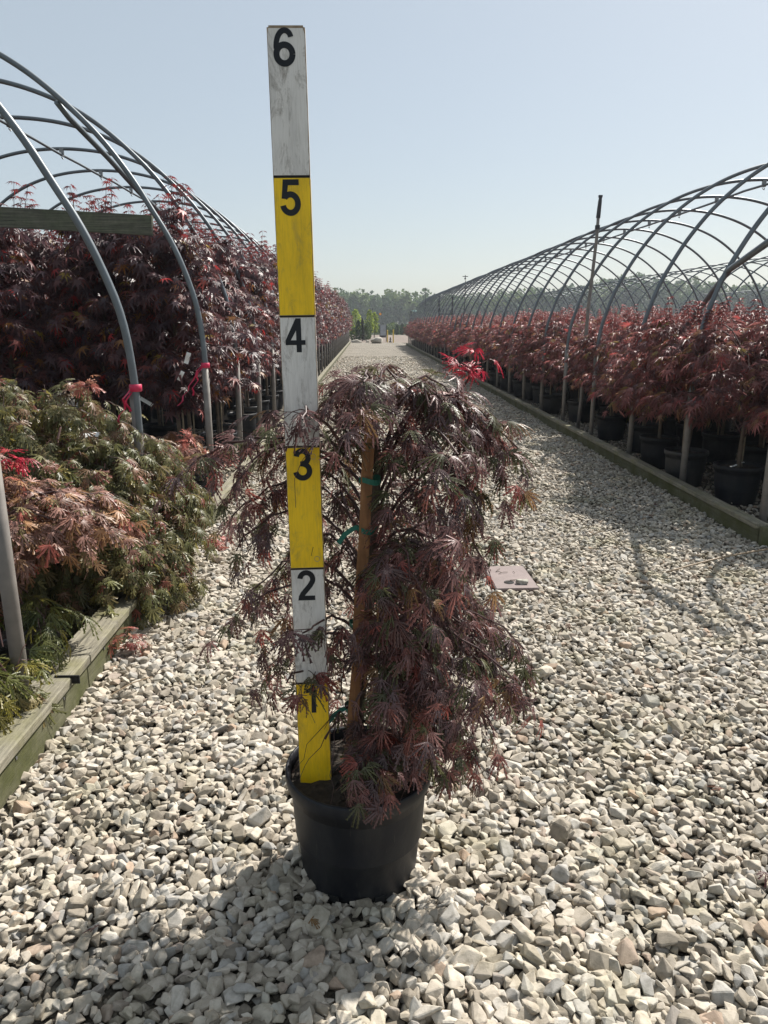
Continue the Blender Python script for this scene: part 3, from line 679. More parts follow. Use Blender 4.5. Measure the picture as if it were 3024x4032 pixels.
# left house rows
frontL = [(-1.62, 6.45), (-1.72, 7.25), (-1.62, 8.1), (-1.75, 9.0), (-1.66, 9.9), (-1.72, 10.8)]
descL = ['tall dark maple at the near corner of the left hoop house beside the taped post', 'tall dark maple second in the left row behind the taped post', 'tall dark maple third in the left row with leaves low on its stem', 'tall dark maple just left of the measuring board, fourth in its row', 'tall dark maple partly hidden by the measuring board', 'tall dark maple whose crown peeps past the yellow band of the board']
for i, (x, y) in enumerate(frontL): place_tree(TALL, i, x, y, descL[i], 'front row of tall dark maples on the left', s=.97)
deepL = [(-2.35, 6.9), (-3.1, 6.6), (-3.9, 6.9), (-4.7, 6.6), (-5.4, 7.0), (-2.5, 7.8), (-3.3, 7.6), (-4.2, 7.8), (-5.0, 7.9), (-2.45, 8.8), (-3.3, 8.7), (-4.1, 8.9), (-5.0, 9.0)]
for i, (x, y) in enumerate(deepL): place_tree(TALL, i+1, x, y, 'tall dark maple standing under the timber beam deeper in the left hoop house', 'inner tall dark maples under the beam', s=random.uniform(.97, 1.07))
n_ = 0; y = 11.6
while y < 56.5:
    if y < 24: place_tree(TALL_LO, n_, -1.68+random.uniform(-.06, .08), y, 'tall dark maple in the front row seen beside the measuring board', 'receding front row of tall dark maples', s=random.uniform(.98, 1.1))
    else: place_far(TALL_FAR, n_, -1.62+random.uniform(-.06, .08), y, 'far tall dark maple in the front row on the left', 'far front row of tall dark maples', random.uniform(1.0, 1.14))
    n_ += 1; y += random.uniform(.78, .9)
for ci, x in enumerate((-2.45, -3.3, -4.2)):
    y = 9.8+.3*ci
    while y < (56.5 if ci < 1 else 26):
        place_far(TALL_FAR, n_, x+random.uniform(-.1, .1), y, 'tall dark maple in the %s row from the path inside the left hoop house' % ORD[ci], 'far '+ORD[ci]+' row of tall dark maples', random.uniform(1.0, 1.16)); n_ += 1; y += random.uniform(.85, 1.1)

# ------------------------------------------------------------------ the potted laceleaf maple in front
hero = empty('potted_laceleaf_maple', (POT_C[0], POT_C[1], 0))
tag(hero, 'weeping purple laceleaf maple tied to an orange stake in a black pot mid path', 'potted tree')
HO = np.array([POT_C[0], POT_C[1], 0])
PR, PH = .201, .325
pot = link('pot', pot_meshes(PR, PH, M['plastic'], 64), hero)
for a in np.linspace(0, 2*math.pi, 8, endpoint=False):
    m_ = MB(); m_.box((0, 0, 0), (.03, .008, .022)); o = m_.build('drain_hole', M['dark'], pot); o.location = (PR*.802*math.sin(a+.35), -PR*.802*math.cos(a+.35), .014); o.rotation_euler = (0, 0, a+.35)
link('soil', soil_mesh(PR*.92, PH-.03, 9), hero)
W = lambda x, y, Y: AY(x, y, Y)-HO
H = Tree(5)
trunk_p = [W(1398, 3000, 1.79), W(1415, 2760, 1.80), W(1440, 2500, 1.83), W(1452, 2300, 1.84), W(1468, 2100, 1.84), W(1480, 1950, 1.84), W(1490, 1800, 1.85), W(1475, 1700, 1.85)]
tk = trunk_tube(trunk_p, [.020, .017, .016, .015, .013, .011, .010, .007], 10); tk.build('trunk', M['bark'], hero, True)
tp_ = np.array(trunk_p)
def trunk_at(z): return np.array([np.interp(z, tp_[:, 2], tp_[:, k]) for k in range(3)])
def limb(z0, mid, end, dens=1., r0=.005, sub=8, ln=(.07, .17), sag=(.2, .7), pal=PAL_HERO, lsz=.054, start=.22, hang=.42):
    p0 = trunk_at(z0); pts = bez(p0, 2*np.array(mid)-.5*(p0+np.array(end)), np.array(end), 14); pts += H.r.normal(0, .005, pts.shape)*np.linspace(0, 1, 14)[:, None]
    H.b.tube(pts, np.linspace(r0, .0022, 14), 6, False)
    for q in np.linspace(start, 1, int(sub*dens)+1):
        i = min(12, int(q*13)); tan = norm(pts[i+1]-pts[i])
        a = H.r.uniform(0, 6.28); lat = norm(np.cross(tan, [0, 0, 1.])+1e-6)*H.r.choice([-1, 1])
        dv = tan*.8+lat*H.r.uniform(.2, .9)+np.array([0, 0, H.r.uniform(-.25, .25)])
        H.sprig(pts[i], dv, H.r.uniform(*ln), H.r.uniform(*sag), .0150/min(1.2, max(.75, dens)), lsz, pal, .0015, hang, .2)
    return pts
# (start height, mid point, end point) of each limb, mid and end as sighted in the photograph at their depth
limbs = [
 (1.12, (1440, 1560, 1.84), (1420, 1530, 1.70), 1.1), (1.14, (1490, 1500, 1.9), (1560, 1500, 1.98), 1.2), (1.12, (1370, 1530, 1.88), (1300, 1560, 1.9), 1.1),
 (1.15, (1450, 1500, 1.85), (1450, 1520, 1.62), 1.0), (1.1, (1600, 1540, 1.85), (1700, 1600, 1.75), 1.2), (1.12, (1640, 1500, 1.95), (1800, 1600, 2.05), 1.3),
 (1.08, (1700, 1560, 1.9), (1900, 1720, 1.85), 1.3), (1.1, (1720, 1560, 1.95), (2060, 1790, 1.95), 1.5), (1.05, (1650, 1700, 1.8), (1800, 1800, 1.62), 1.0),
 (1.1, (1300, 1640, 1.95), (1130, 1690, 2.0), 1.2), (1.08, (1200, 1680, 1.95), (960, 1740, 2.05), 1.2), (1.06, (1150, 1730, 1.92), (770, 1800, 1.95), 1.7),
 (1.0, (1200, 1760, 1.9), (900, 1920, 1.8), 1.0), (1.1, (1260, 1650, 1.75), (1190, 1650, 1.62), .7), (1.1, (1330, 1600, 1.8), (1260, 1700, 1.74), .9),
 (.95, (1620, 1800, 1.85), (1850, 1900, 1.95), 1.2), (.92, (1700, 1850, 1.85), (1900, 2050, 1.8), 1.3), (.9, (1620, 1950, 1.75), (1730, 2050, 1.62), 1.2),
 (.85, (1700, 2050, 1.95), (1900, 2200, 2.05), 1.4), (.85, (1600, 2080, 1.8), (1800, 2250, 1.75), 1.4), (.8, (1650, 2200, 1.95), (1850, 2350, 2.0), 1.5),
 (.95, (1550, 1900, 2.0), (1650, 2000, 2.15), 1.2), (.8, (1560, 2150, 1.7), (1620, 2300, 1.58), 1.4), (.75, (1600, 2250, 2.05), (1720, 2400, 2.15), 1.4),
 (.72, (1650, 2380, 1.85), (1900, 2520, 1.85), 1.4), (.72, (1750, 2380, 1.9), (2070, 2540, 1.95), 1.5), (.7, (1700, 2450, 1.8), (2040, 2700, 1.8), 1.6),
 (.66, (1600, 2480, 1.7), (1780, 2660, 1.6), 1.5), (.62, (1650, 2600, 1.85), (1850, 2850, 1.85), 1.5), (.58, (1600, 2650, 1.75), (1750, 2880, 1.7), 1.5),
 (.6, (1560, 2600, 1.95), (1680, 2750, 2.05), 1.4), (.55, (1550, 2700, 1.72), (1640, 2850, 1.65), 1.3), (.7, (1560, 2400, 1.72), (1620, 2520, 1.6), 1.3),
 (.62, (1520, 2550, 1.68), (1560, 2700, 1.6), 1.2), (.5, (1480, 2850, 1.72), (1500, 2960, 1.60), 1.1), (.48, (1430, 2900, 1.7), (1430, 3000, 1.60), 1.2), (.46, (1560, 2900, 1.78), (1640, 3000, 1.8), 1.0),
 (.95, (1250, 1850, 1.95), (1040, 2060, 2.0), 1.0), (.9, (1220, 1900, 1.95), (900, 2050, 2.0), 1.1), (.85, (1200, 2000, 1.9), (930, 2180, 1.9), 1.0), (.8, (1280, 2100, 1.98), (1090, 2250, 2.05), 1.0),
 (.75, (1240, 2200, 1.95), (1000, 2320, 2.0), 1.0), (.72, (1250, 2280, 1.9), (960, 2400, 1.95), .9), (.9, (1370, 1950, 1.95), (1330, 2100, 2.0), 1.0), (.8, (1360, 2150, 1.95), (1320, 2300, 2.0), 1.0),
 (.66, (1330, 2430, 1.84), (1200, 2500, 1.68), .6), (.6, (1280, 2600, 1.84), (1130, 2680, 1.70), .7), (.66, (1250, 2500, 1.9), (1080, 2620, 1.95), .6), (.6, (1370, 2600, 1.9), (1330, 2750, 1.95), .8), (.5, (1350, 2800, 1.78), (1300, 2900, 1.72), .7)]
for z0, md, en, dn in limbs:
    lf = en[0] < 1340; dn *= .7 if (en[0] > 1580 and 1790 < en[1] < 2300) else .85 if en[1] < 1800 else 1
    limb(z0, W(*md), W(*en), dn*(.74 if lf else 1.0), hang=.15 if md[1] < 1800 else .45)
# the upright shoot with fresh bright red leaves
PAL_BRIGHT = [((.50, .018, .045), 4), ((.34, .015, .035), 3), ((.50, .08, .07), 1)]
sh = np.array([W(1700, 1640, 1.9), W(1790, 1565, 1.9), W(1850, 1490, 1.9), W(1895, 1375, 1.9)])
H.b.tube(smooth_curve(sh), np.linspace(.0045, .002, len(smooth_curve(sh))), 5, False)
for px, py in [(1895, 1370), (1885, 1400), (1900, 1430), (1850, 1430), (1830, 1420), (1790, 1425), (1765, 1440), (1800, 1460), (1840, 1460), (1905, 1455), (1865, 1470), (1880, 1480)]:
    p = W(px, py, 1.9+H.r.uniform(-.03, .03)); H.sprig(p, H.r.normal(0, 1, 3)+[0, 0, .3], .025, .1, .012, .036, PAL_BRIGHT, .0015, -.1, .5)
H.b.build('branches', M['twig'], hero)
P_, D_, U_, S_, T_ = H.arrays()
# the measuring board and the pot front stand clear of most leaves
_rel = P_+D_*S_[:, None]*.5+HO-[0, 0, CAM_H]; _dz = _rel@_F; _px = 1512+FPX*(_rel@_R)/_dz; _py = 2016-FPX*(_rel@_U)/_dz
_cx = 1126+(1243-1126)*(_py-107)/2985; _front = (np.abs(_px-_cx) < 120) & (P_[:, 1]+HO[1] < 1.86)
_q = H.r.uniform(0, 1, len(P_))
_ok = ~_front | ((_py > 1560) & (_py < 1740) & (_q < .8)) | ((_py > 2400) & (_py < 2830) & (_q < .95))
_ok &= ~((_py > 3090) & (_px > 1120) & (_px < 1700)) | ((np.abs(_px-1420) < 130) & (_py < 3260))
_ok &= (_py < 3120) | (_px < 1700)
P_, D_, U_, S_, T_ = [a[_ok] for a in (P_, D_, U_, S_, T_)]; X_, Y_, Z_ = frames(D_, U_)
# the 280 leaves nearest to the viewer are leaves of their own, the others one mass
vis = (P_+HO)@_F - S_*0; order = np.argsort(vis+.4*H.r.uniform(0, 1, len(P_))*(1))
own = order[:280]; rest = order[280:]
lmesh = []
for k in range(26):
    c = np.mean(T_[own][H.r.integers(0, len(own), 1)], 0); tv, tf = LACE[k % 4]
    lmesh.append(raw_mesh('leaf', tv, tf, np.tile(c, (len(tv), 1)), M['leaf']))
lcol = np.array([np.array([me.color_attributes['tint'].data[0].color[:3]]) for me in lmesh]).reshape(-1, 3)
for i in own:
    me = lmesh[int(np.argmin(np.abs(lcol-T_[i]).sum(1)+H.r.uniform(0, .02, len(lmesh))))]
    o = link('leaf', me, hero); mt = Matrix.Identity(4)
    for a, v in enumerate((X_[i], Y_[i], Z_[i])):
        for b in range(3): mt[b][a] = v[b]*S_[i]
    for b in range(3): mt[b][3] = P_[i][b]
    o.matrix_basis = mt
H.P, H.D, H.U, H.S, H.T = [P_[rest]], [D_[rest]], [U_[rest]], [S_[rest]], [T_[rest]]
o = link('crown', H.crown('crown', LACE, M['leaf']), hero); o['kind'] = 'stuff'
print('hero leaves', len(P_))
# stake and its ties
sA, sB = W(1380, 3010, 1.775), W(1463, 1592, 1.80); m_ = MB(); ax = norm(sB-sA); lat = norm(np.cross(ax, [0, 1., 0])); dp = np.cross(lat, ax)
vs = []
for f in np.linspace(0, 1, 12):
    c = sA+(sB-sA)*f+lat*.0015*math.sin(f*17); w = .0142*(1+.03*math.sin(f*40))
    vs += [c-lat*w-dp*.007, c+lat*w-dp*.007, c+lat*w+dp*.007, c-lat*w+dp*.007]
m_.add(vs, [(4*i+j, 4*i+(j+1) % 4, 4*i+4+(j+1) % 4, 4*i+4+j) for i in range(11) for j in range(4)]+[(3, 2, 1, 0), (44, 45, 46, 47)]); m_.build('stake', M['stake_wood'], hero)
for j, (px, py) in enumerate([(1448, 1893), (1437, 2085), (1408, 2463), (1388, 2790)]):
    c = W(px+8, py, 1.795); m_ = MB(); k = 16; v = []
    for zz in (-.007, .007):
        for i in range(k):
            a = i*2*math.pi/k; v.append(c+[.027*math.cos(a)*(1+.06*math.sin(3*a)), .022*math.sin(a)+.008, zz+.004*math.sin(2*a+j)])
    m_.add(v, [(i, (i+1) % k, k+(i+1) % k, k+i) for i in range(k)])
    if j in (1, 3):
        q = c+np.array([-.024, -.02, 0]); tl = [q+[-.012*i-(.004*i if i > 1 else 0), -.002*i, .012-.013*i*i*.35] for i in range(4)]
        v = [];
        for p in tl: v += [p+np.array([-.004, 0, .005]), p+np.array([.005, 0, -.004])]
        m_.add(v, [(2*i, 2*i+1, 2*i+3, 2*i+2) for i in range(3)])
    m_.build('tie', M['tie'], hero)

# ------------------------------------------------------------------ measuring board
S0 = AY(1245, 3100, 1.765); S1 = AY(1126, 107, 1.868)
Ls = 1.8288; zax = norm(S1-S0); ln_s = np.linalg.norm(S1-S0)
bw, bt = .0845, .019
rule = empty('measuring_board', S0); tag(rule, 'tall board with white and yellow bands numbered 1 to 6, standing in the pot', 'measuring board')
xax = norm(np.cross([0, 1., 0], zax)); yax = np.cross(zax, xax)
mt = Matrix([[xax[0], yax[0], zax[0], S0[0]], [xax[1], yax[1], zax[1], S0[1]], [xax[2], yax[2], zax[2], S0[2]], [0, 0, 0, 1]])
rule.matrix_world = mt @ Matrix.Rotation(R_(1.5), 4, 'Z')
ft = ln_s/6
m_ = MB(); m_.box((0, 0, ln_s/2-.015), (bw, bt, ln_s+.03)); me = m_.mesh('board', M['raw_edge'])
bm = bmesh.new(); bm.from_mesh(me)
bmesh.ops.bevel(bm, geom=[e for e in bm.edges if abs(e.verts[0].co.z-e.verts[1].co.z) < .01 and e.verts[0].co.z > 1 and abs(e.verts[0].co.x-e.verts[1].co.x) < .01], offset=.004, segments=3, affect='EDGES')
bm.to_mesh(me); bm.free(); link('board', me, rule)
for i in range(6):
    z0 = ft*i+(-.028 if i == 0 else 0); z1 = ft*(i+1)-.006
    col = M['yellow_paint'] if i % 2 == 0 else M['white_paint']
    m_ = MB(); n = 24; v = []; r = np.random.default_rng(i)
    for k in range(n+1):
        z = z0+(z1-z0)*k/n; e = .0012*r.uniform(0, 1, 2)
        if i == 5 and k == n: e += .003
        v += [[-bw/2+.0006+e[0], -bt/2-.0012, z], [bw/2-.0006-e[1], -bt/2-.0012, z]]
    m_.add(v, [(2*k, 2*k+1, 2*k+3, 2*k+2) for k in range(n)])
    # wrap the paint on to the right edge
    v = []
    for k in range(n+1): z = z0+(z1-z0)*k/n; v += [[bw/2+.0006, -bt/2+.0005, z], [bw/2+.0006, bt/2-.003-.004*r.uniform(), z]]
    m_.add(v, [(2*k, 2*k+1, 2*k+3, 2*k+2) for k in range(n)])
    o = m_.build('painted_band', col, rule); tag(o, ('yellow' if i % 2 == 0 else 'white')+' band carrying the number %d' % (i+1))
    if i < 5: m_ = MB(); m_.box((0, -bt/2-.0004, ft*(i+1)-.003), (bw*.985, .0012, .0052 if i == 4 else .0032)); m_.build('band_line', M['dark'], rule)
for (px, zz) in ((.025, ft*3-.028), (.026, ft*2+.022)):
    m_ = MB(); m_.lathe([(.0062, 0), (.0062, .0008), (.0072, .0008), (.0072, 0)], k=20); o = m_.build('plug_ring', M['raw_edge'], rule); o.rotation_euler = (R_(90), 0, 0); o.location = (px, -bt/2-.0014, zz)
# numerals: heavy grotesque figures drawn as ribbons, 0..1 high
def arc(cx, cy, rx, ry, a0, a1, n=22): a = np.radians(np.linspace(a0, a1, n)); return np.stack([cx+rx*np.cos(a), cy+ry*np.sin(a)], 1)
w_ = .17
def ribbon(p, w=w_, c0=None, c1=None):
    p = np.array(p, float); t = np.gradient(p, axis=0); t /= np.linalg.norm(t, axis=1)[:, None]
    nrm = np.stack([-t[:, 1], t[:, 0]], 1)
    return [p+nrm*w/2, p-nrm*w/2]
def poly(pts): return ('poly', np.array(pts, float))
DIG = {
 '6': [ribbon(arc(.31, .315, .225, .24, 0, 360, 40)), ribbon(np.concatenate([arc(.335, .50, .25, .425, 186, 95, 16), arc(.32, .72, .185, .205, 88, 10, 12)]), .15)],
 '5': [poly([(.10, 1), (.56, 1), (.56, .84), (.245, .84), (.215, .66), (.215, .655), (.20, .46), (.045, .475)]), ribbon(np.concatenate([[(.13, .50), (.17, .54)], arc(.30, .335, .215, .255, 118, -90, 24), arc(.30, .335, .225, .255, -92, -168, 10)]))],
 '4': [poly([(.355, 1), (.50, 1), (.50, 0), (.345, 0), (.345, .99)]), poly([(.02, .215), (.62, .215), (.62, .355), (.02, .355)]), poly([(.02, .355), (.175, .345), (.37, .68), (.37, 1), (.345, 1)])],
 '3': [ribbon(arc(.29, .725, .185, .20, 172, -82, 24)), ribbon(arc(.29, .295, .215, .22, 84, -172, 26)), poly([(.22, .44), (.34, .44), (.34, .60), (.22, .60)])],
 '2': [ribbon(np.concatenate([arc(.305, .71, .205, .215, 175, -25, 22), [(.42, .50), (.30, .36), (.18, .22), (.12, .10)]])), poly([(.02, 0), (.57, 0), (.57, .155), (.05, .155)])],
 '1': [poly([(.24, 0), (.40, 0), (.40, 1), (.27, 1)]), poly([(.08, .83), (.08, .70), (.26, .74), (.26, 1), (.24, .90)])]}
def numeral(ch, cx, ztop, h):
    mb = MB(); y = -bt/2-.0018
    for si, st in enumerate(DIG[ch]):
        yy = y-.00008*si
        if isinstance(st, tuple):
            p = st[1]; mb.add([[cx+(q[0]-.31)*h, yy, ztop-h+q[1]*h] for q in p], [tuple(range(len(p)))])
        else:
            a, b = st; n = len(a); v = [[cx+(q[0]-.31)*h, yy, ztop-h+q[1]*h] for pr in zip(a, b) for q in pr]
            mb.add(v, [(2*i, 2*i+1, 2*i+3, 2*i+2) for i in range(n-1)])
    o = mb.build('numeral', M['black_vinyl'], rule); tag(o, 'black number '+ch)
for ch, i, cx in (('6', 6, -.005), ('5', 5, -.004), ('4', 4, -.007), ('3', 3, 0), ('2', 2, -.003), ('1', 1, .002)):
    numeral(ch, cx, ft*i-(.0045 if i == 6 else .009 if i == 5 else .0075), .079)

# ------------------------------------------------------------------ shrubs at the left
def mound_shrub(name, label, base, dome, n, pal, tmpl, lsz, seed, own_n=0, hang=.6, pot_xy=None, step=.02, ln=(.10, .2)):
    t = empty(name, base); tag(t, label, 'potted shrub', 'laceleaf shrubs at the left edge')
    T = Tree(seed); r = T.r; bx, by = base[0], base[1]
    for c, rad, k in dome:      # lobes of the mound: centre, radii, number of twigs
        c = np.array(c)-np.array([bx, by, 0]); rad = np.array(rad)
        for _ in range(int(k*n)):
            d = norm(r.normal(0, 1, 3)); d[2] = abs(d[2])*1.1-.25; d = norm(d)
            p = c+d*rad*r.uniform(.72, 1.0)
            if p[2] < .06: continue
            dv = d*np.array([1, 1, .2])+r.normal(0, .35, 3)
            T.sprig(p-norm(dv)*.06, dv, r.uniform(*ln), r.uniform(.5, 1.1), step, lsz, pal, .002, hang, .25)
        for _ in range(max(3, int(k*n/14))):
            d = norm(r.normal(0, 1, 3)); d[2] = abs(d[2])*.8; e = c+d*rad*.85
            o0 = np.array([0, 0, .3]); T.b.tube(bez(o0, np.array([o0[0]*.5+e[0]*.5, o0[1]*.5+e[1]*.5, max(e[2], .6)+.1]), e, 8), np.linspace(.012, .003, 8), 5, False)
    link('branches', T.b.mesh('branches', M['twig']), t)
    if own_n:
        P, D, U, S, Tt = T.arrays(); X, Y, Z = frames(D, U)
        dist = (P+[bx, by, 0])@_F; order = np.argsort(dist+.5*r.uniform(0, 1, len(P))); own = order[:own_n]; rest = order[own_n:]
        ms = []
        for k in range(8):
            tv, tf = tmpl[k % len(tmpl)]; ms.append(raw_mesh('leaf', tv, tf, np.tile(Tt[own[k]], (len(tv), 1)), M['leaf']))
        for q, i in enumerate(own):
            o = link('leaf', ms[q % 8], t); mt = Matrix.Identity(4)
            for a, v in enumerate((X[i], Y[i], Z[i])):
                for b in range(3): mt[b][a] = v[b]*S[i]
            for b in range(3): mt[b][3] = P[i][b]
            o.matrix_basis = mt
        T.P, T.D, T.U, T.S, T.T = [P[rest]], [D[rest]], [U[rest]], [S[rest]], [Tt[rest]]
    o = link('crown', T.crown('crown', tmpl, M['leaf']), t); o['kind'] = 'stuff'
    if pot_xy is None: pot_xy = (0, 0)
    o = link('pot', pot_me, t); o.location = (*pot_xy, 0)
    o = link('soil', soil_me, t); o.location = (*pot_xy, 0)
    tk = trunk_tube([(pot_xy[0], pot_xy[1], .28), (0, 0, .45), (.02, 0, .7)], [.02, .016, .01]); tk.build('trunk', M['bark'], t, True)
    return t
mound_shrub('laceleaf_shrub', 'large green laceleaf mound spilling over the near end of the left timber edging', (-1.75, 4.0, 0),
            [((-1.98, 4.15, .52), (.96, .62, .72), 620), ((-1.58, 3.85, .42), (.50, .50, .56), 420), ((-1.44, 4.3, .42), (.44, .4, .44), 180), ((-1.32, 3.75, .25), (.34, .38, .30), 160)], 1., PAL_GREEN, LACE_LO, .062, 91, 120, .5, step=.0155)
mound_shrub('laceleaf_shrub', 'rusty pink laceleaf shrub fanning out in front of the large green mound', (-1.75, 3.05, 0),
            [((-1.75, 3.2, .66), (.46, .32, .30), 170), ((-1.38, 3.1, .72), (.30, .24, .14), 60), ((-1.95, 2.9, .5), (.45, .4, .45), 80)], 1., PAL_GREENRED, LACE_LO, .066, 92, 90, .25, step=.016)
mound_shrub('laceleaf_shrub', 'small olive laceleaf sprays above a black pot behind the nearest left post', (-1.52, 2.78, 0),
            [((-1.38, 2.82, .34), (.18, .16, .10), 16), ((-1.3, 2.45, .30), (.10, .2, .10), 12)], 1., PAL_YELLOWGREEN, LACE, .085, 93, 40, .3, ln=(.08, .14))
mound_shrub('laceleaf_shrub', 'grey green laceleaf leaves hanging over the near left edging at the picture edge', (-1.55, 2.25, 0),
            [((-1.36, 2.38, .24), (.16, .16, .10), 18)], 1., PAL_GREEN, LACE, .09, 94, 30, .5, ln=(.08, .14))
# pot and low pink laceleaf beside the taped post
t = mound_shrub('laceleaf_shrub', 'low pink laceleaf in a dusty dark pot behind the taped left post', (-1.42, 5.9, 0), [((-1.5, 5.8, .55), (.22, .2, .18), 26)], 1., PAL_GREENRED, LACE_LO, .08, 95)
# fresh red sprigs
def red_sprig(loc, seed, label, n=6, lsz=.05, pal=PAL_BRIGHT):
    T = Tree(seed)
    for _ in range(n): T.sprig(np.zeros(3), T.r.normal(0, 1, 3)+[0, 0, 1.2], T.r.uniform(.04, .10), .3, .02, lsz, pal, .0015, .4)
    t = empty('red_sprig', loc); tag(t, label, 'leaf sprig', 'fresh red sprigs at the left')
    T.b.build('stem', M['twig'], t); link('leaves', T.crown('leaves', LACE_LO, M['leaf']), t)
PAL_SALMON = [((.42, .13, .10), 3), ((.33, .10, .085), 2), ((.40, .18, .10), 1)]
red_sprig(AY(480, 2535, 3.15), 1, 'salmon red sprig at the foot of the green mound over the timber end', 8, .05, PAL_SALMON)
red_sprig(AZ(860, 2135, .05), 2, 'salmon red sprig lying near the corner of the far left edging', 10, .055, PAL_SALMON)
red_sprig(AY(345, 1530, 4.0), 3, 'red sprig standing up from the top of the green mound', 7, .05, PAL_SALMON)
red_sprig(AY(40, 1830, 3.0), 4, 'bright red sprig at the left picture edge in the rusty shrub', 6, .05)
red_sprig(AY(745, 1740, 5.4), 5, 'red upright sprig beside the base of the taped left post', 8, .06, PAL_SALMON)
# little yellow green seedling in the second row right
t = mound_shrub('laceleaf_shrub', 'small yellow green maple in a black pot behind the fifth post on the right', (3.85, 9.85, 0), [((3.75, 9.75, .55), (.28, .25, .16), 22)], 1., PAL_YELLOWGREEN, LACE_LO, .08, 96)
t['group'] = 'small yellow green maples'

# ------------------------------------------------------------------ small things
def label_tag(p, size, rot, label):
    m = MB(); n = 5; v = []
    for i in range(n):
        f = i/(n-1)-.5; v += [[f*size[0], -size[1]/2, .012*math.sin(f*4)], [f*size[0], size[1]/2, .012*math.sin(f*4)]]
    v2 = [[a, b, c-.0015] for a, b, c in v]
    m.add(v+v2, [(2*i, 2*i+2, 2*i+3, 2*i+1) for i in range(n-1)]+[(2*n+2*i, 2*n+2*i+1, 2*n+2*i+3, 2*n+2*i+2) for i in range(n-1)]+[(0, 1, 2*n+1, 2*n), (2*n-2, 4*n-2, 4*n-1, 2*n-1)])
    o = m.build('plant_label', M['label']); o.location = p; o.rotation_euler = rot; tag(o, label, 'plant label', 'white plant labels')
label_tag(AY(560, 1572, 6.35), (.20, .03), (R_(75), R_(32), 0), 'white plastic label slanting among the dark leaves right of the green mound')
label_tag(AY(738, 1410, 6.0), (.09, .035), (R_(80), R_(-70), .3), 'crumpled white tag on the stem left of the taped post')
label_tag(AY(712, 1480, 6.0), (.08, .03), (R_(80), R_(-60), .3), 'lower crumpled white tag left of the taped post')
label_tag(AY(330, 1715, 3.95), (.16, .05), (R_(20), R_(4), .1), 'white label lying on top of the green mound')
label_tag(AZ(2903, 1828, .33), (.13, .02), (R_(8), R_(-6), .2), 'white strip label on the soil of the corner pot on the right')
# pinkish valve box cover with its hole
cv = empty('valve_box_cover', (COVER[0], COVER[1], .018), R_(2)); tag(cv, 'square dusty pink valve box cover set in the gravel', 'valve cover')
m_ = MB(); m_.box((0, 0, 0), (.25, .40, .022)); me = m_.mesh('plate', M['cover']); bm = bmesh.new(); bm.from_mesh(me); bmesh.ops.bevel(bm, geom=bm.edges[:], offset=.004, segments=2, affect='EDGES'); bm.to_mesh(me); bm.free(); link('plate', me, cv)
m_ = MB(); m_.lathe([(0, .0135), (.028, .0135), (.03, .011)], (-.03, -.10, 0), 20); m_.build('finger_hole', M['dark'], cv)
o = link('stone', stone_mesh(40)); o.location = (COVER[0]+.045, COVER[1]-.125, .042); o.scale = (.075, .06, .05); tag(o, 'single grey stone lying on the valve box cover', 'stone')
for q in range(6):
    m_ = MB(); a = random.uniform(0, 3.1); c = np.array([COVER[0]+random.uniform(-.08, .08), COVER[1]+random.uniform(-.1, .12), .034]); d = np.array([math.cos(a), math.sin(a)*.6, 0])*random.uniform(.02, .06); m_.tube([c-d, c+[0, .004, .003], c+d], .0016, 4); o = m_.build('twig', M['bark']); tag(o, 'thin dark twig lying on the valve box cover', 'twig', 'twigs on the valve cover')
# cane on the gravel
c0 = AZ(2625, 2252, .035); c1 = np.array([3.1, 4.78, .06]); m_ = MB(); pts = np.array([c0+(c1-c0)*f+np.array([0, .02*math.sin(f*5), .012*math.sin(f*3.1)]) for f in np.linspace(0, 1, 16)]); m_.tube(pts, np.linspace(.005, .007, 16)*(1+.12*(np.arange(16) % 4 == 0)), 7); o = m_.build('cane', M['cane'], None, True); tag(o, 'long dry bamboo cane lying on the gravel below the right edging corner', 'cane')
for (px, py, L_, a, lab) in [(2420, 1830, .12, .4, 'pale curved twig on the gravel beside the middle of the right edging'), (520, 2700, .2, .9, 'pale dry stalk lying on the gravel beside the near left edging'), (2360, 2100, .10, .3, 'short brown twig on the gravel in the shade at the right')]:
    c = AZ(px, py, .035); d = np.array([math.cos(a), math.sin(a), 0])*L_/2; m_ = MB(); m_.tube([c-d, c+[0, 0, .012], c+d*.6+[.01, 0, .01], c+d], [.003, .003, .0025, .0015], 5); o = m_.build('twig', M['cane']); tag(o, lab, 'twig')
for (px, py, sz, lab) in [(1500, 2660, .0, '')]: pass
# dry fallen leaves
for i in range(26):
    x, y = random.uniform(-1.1, 2.6), random.uniform(1.4, 8); tv, tf = LACE_LO[i % 3]
    o = link('fallen_leaf', raw_mesh('fallen_leaf', tv, tf, np.tile(np.array([[.16, .06, .03], [.22, .12, .04], [.10, .03, .03]])[i % 3], (len(tv), 1)), M['leaf'])); o.location = (x, y, .045); o.rotation_euler = (random.uniform(-.4, .4), random.uniform(-.4, .4), random.uniform(0, 6)); s = random.uniform(.025, .045); o.scale = (s, s, s*.6); tag(o, 'small curled dry leaf on the gravel', 'leaf', 'dry leaves on the gravel')

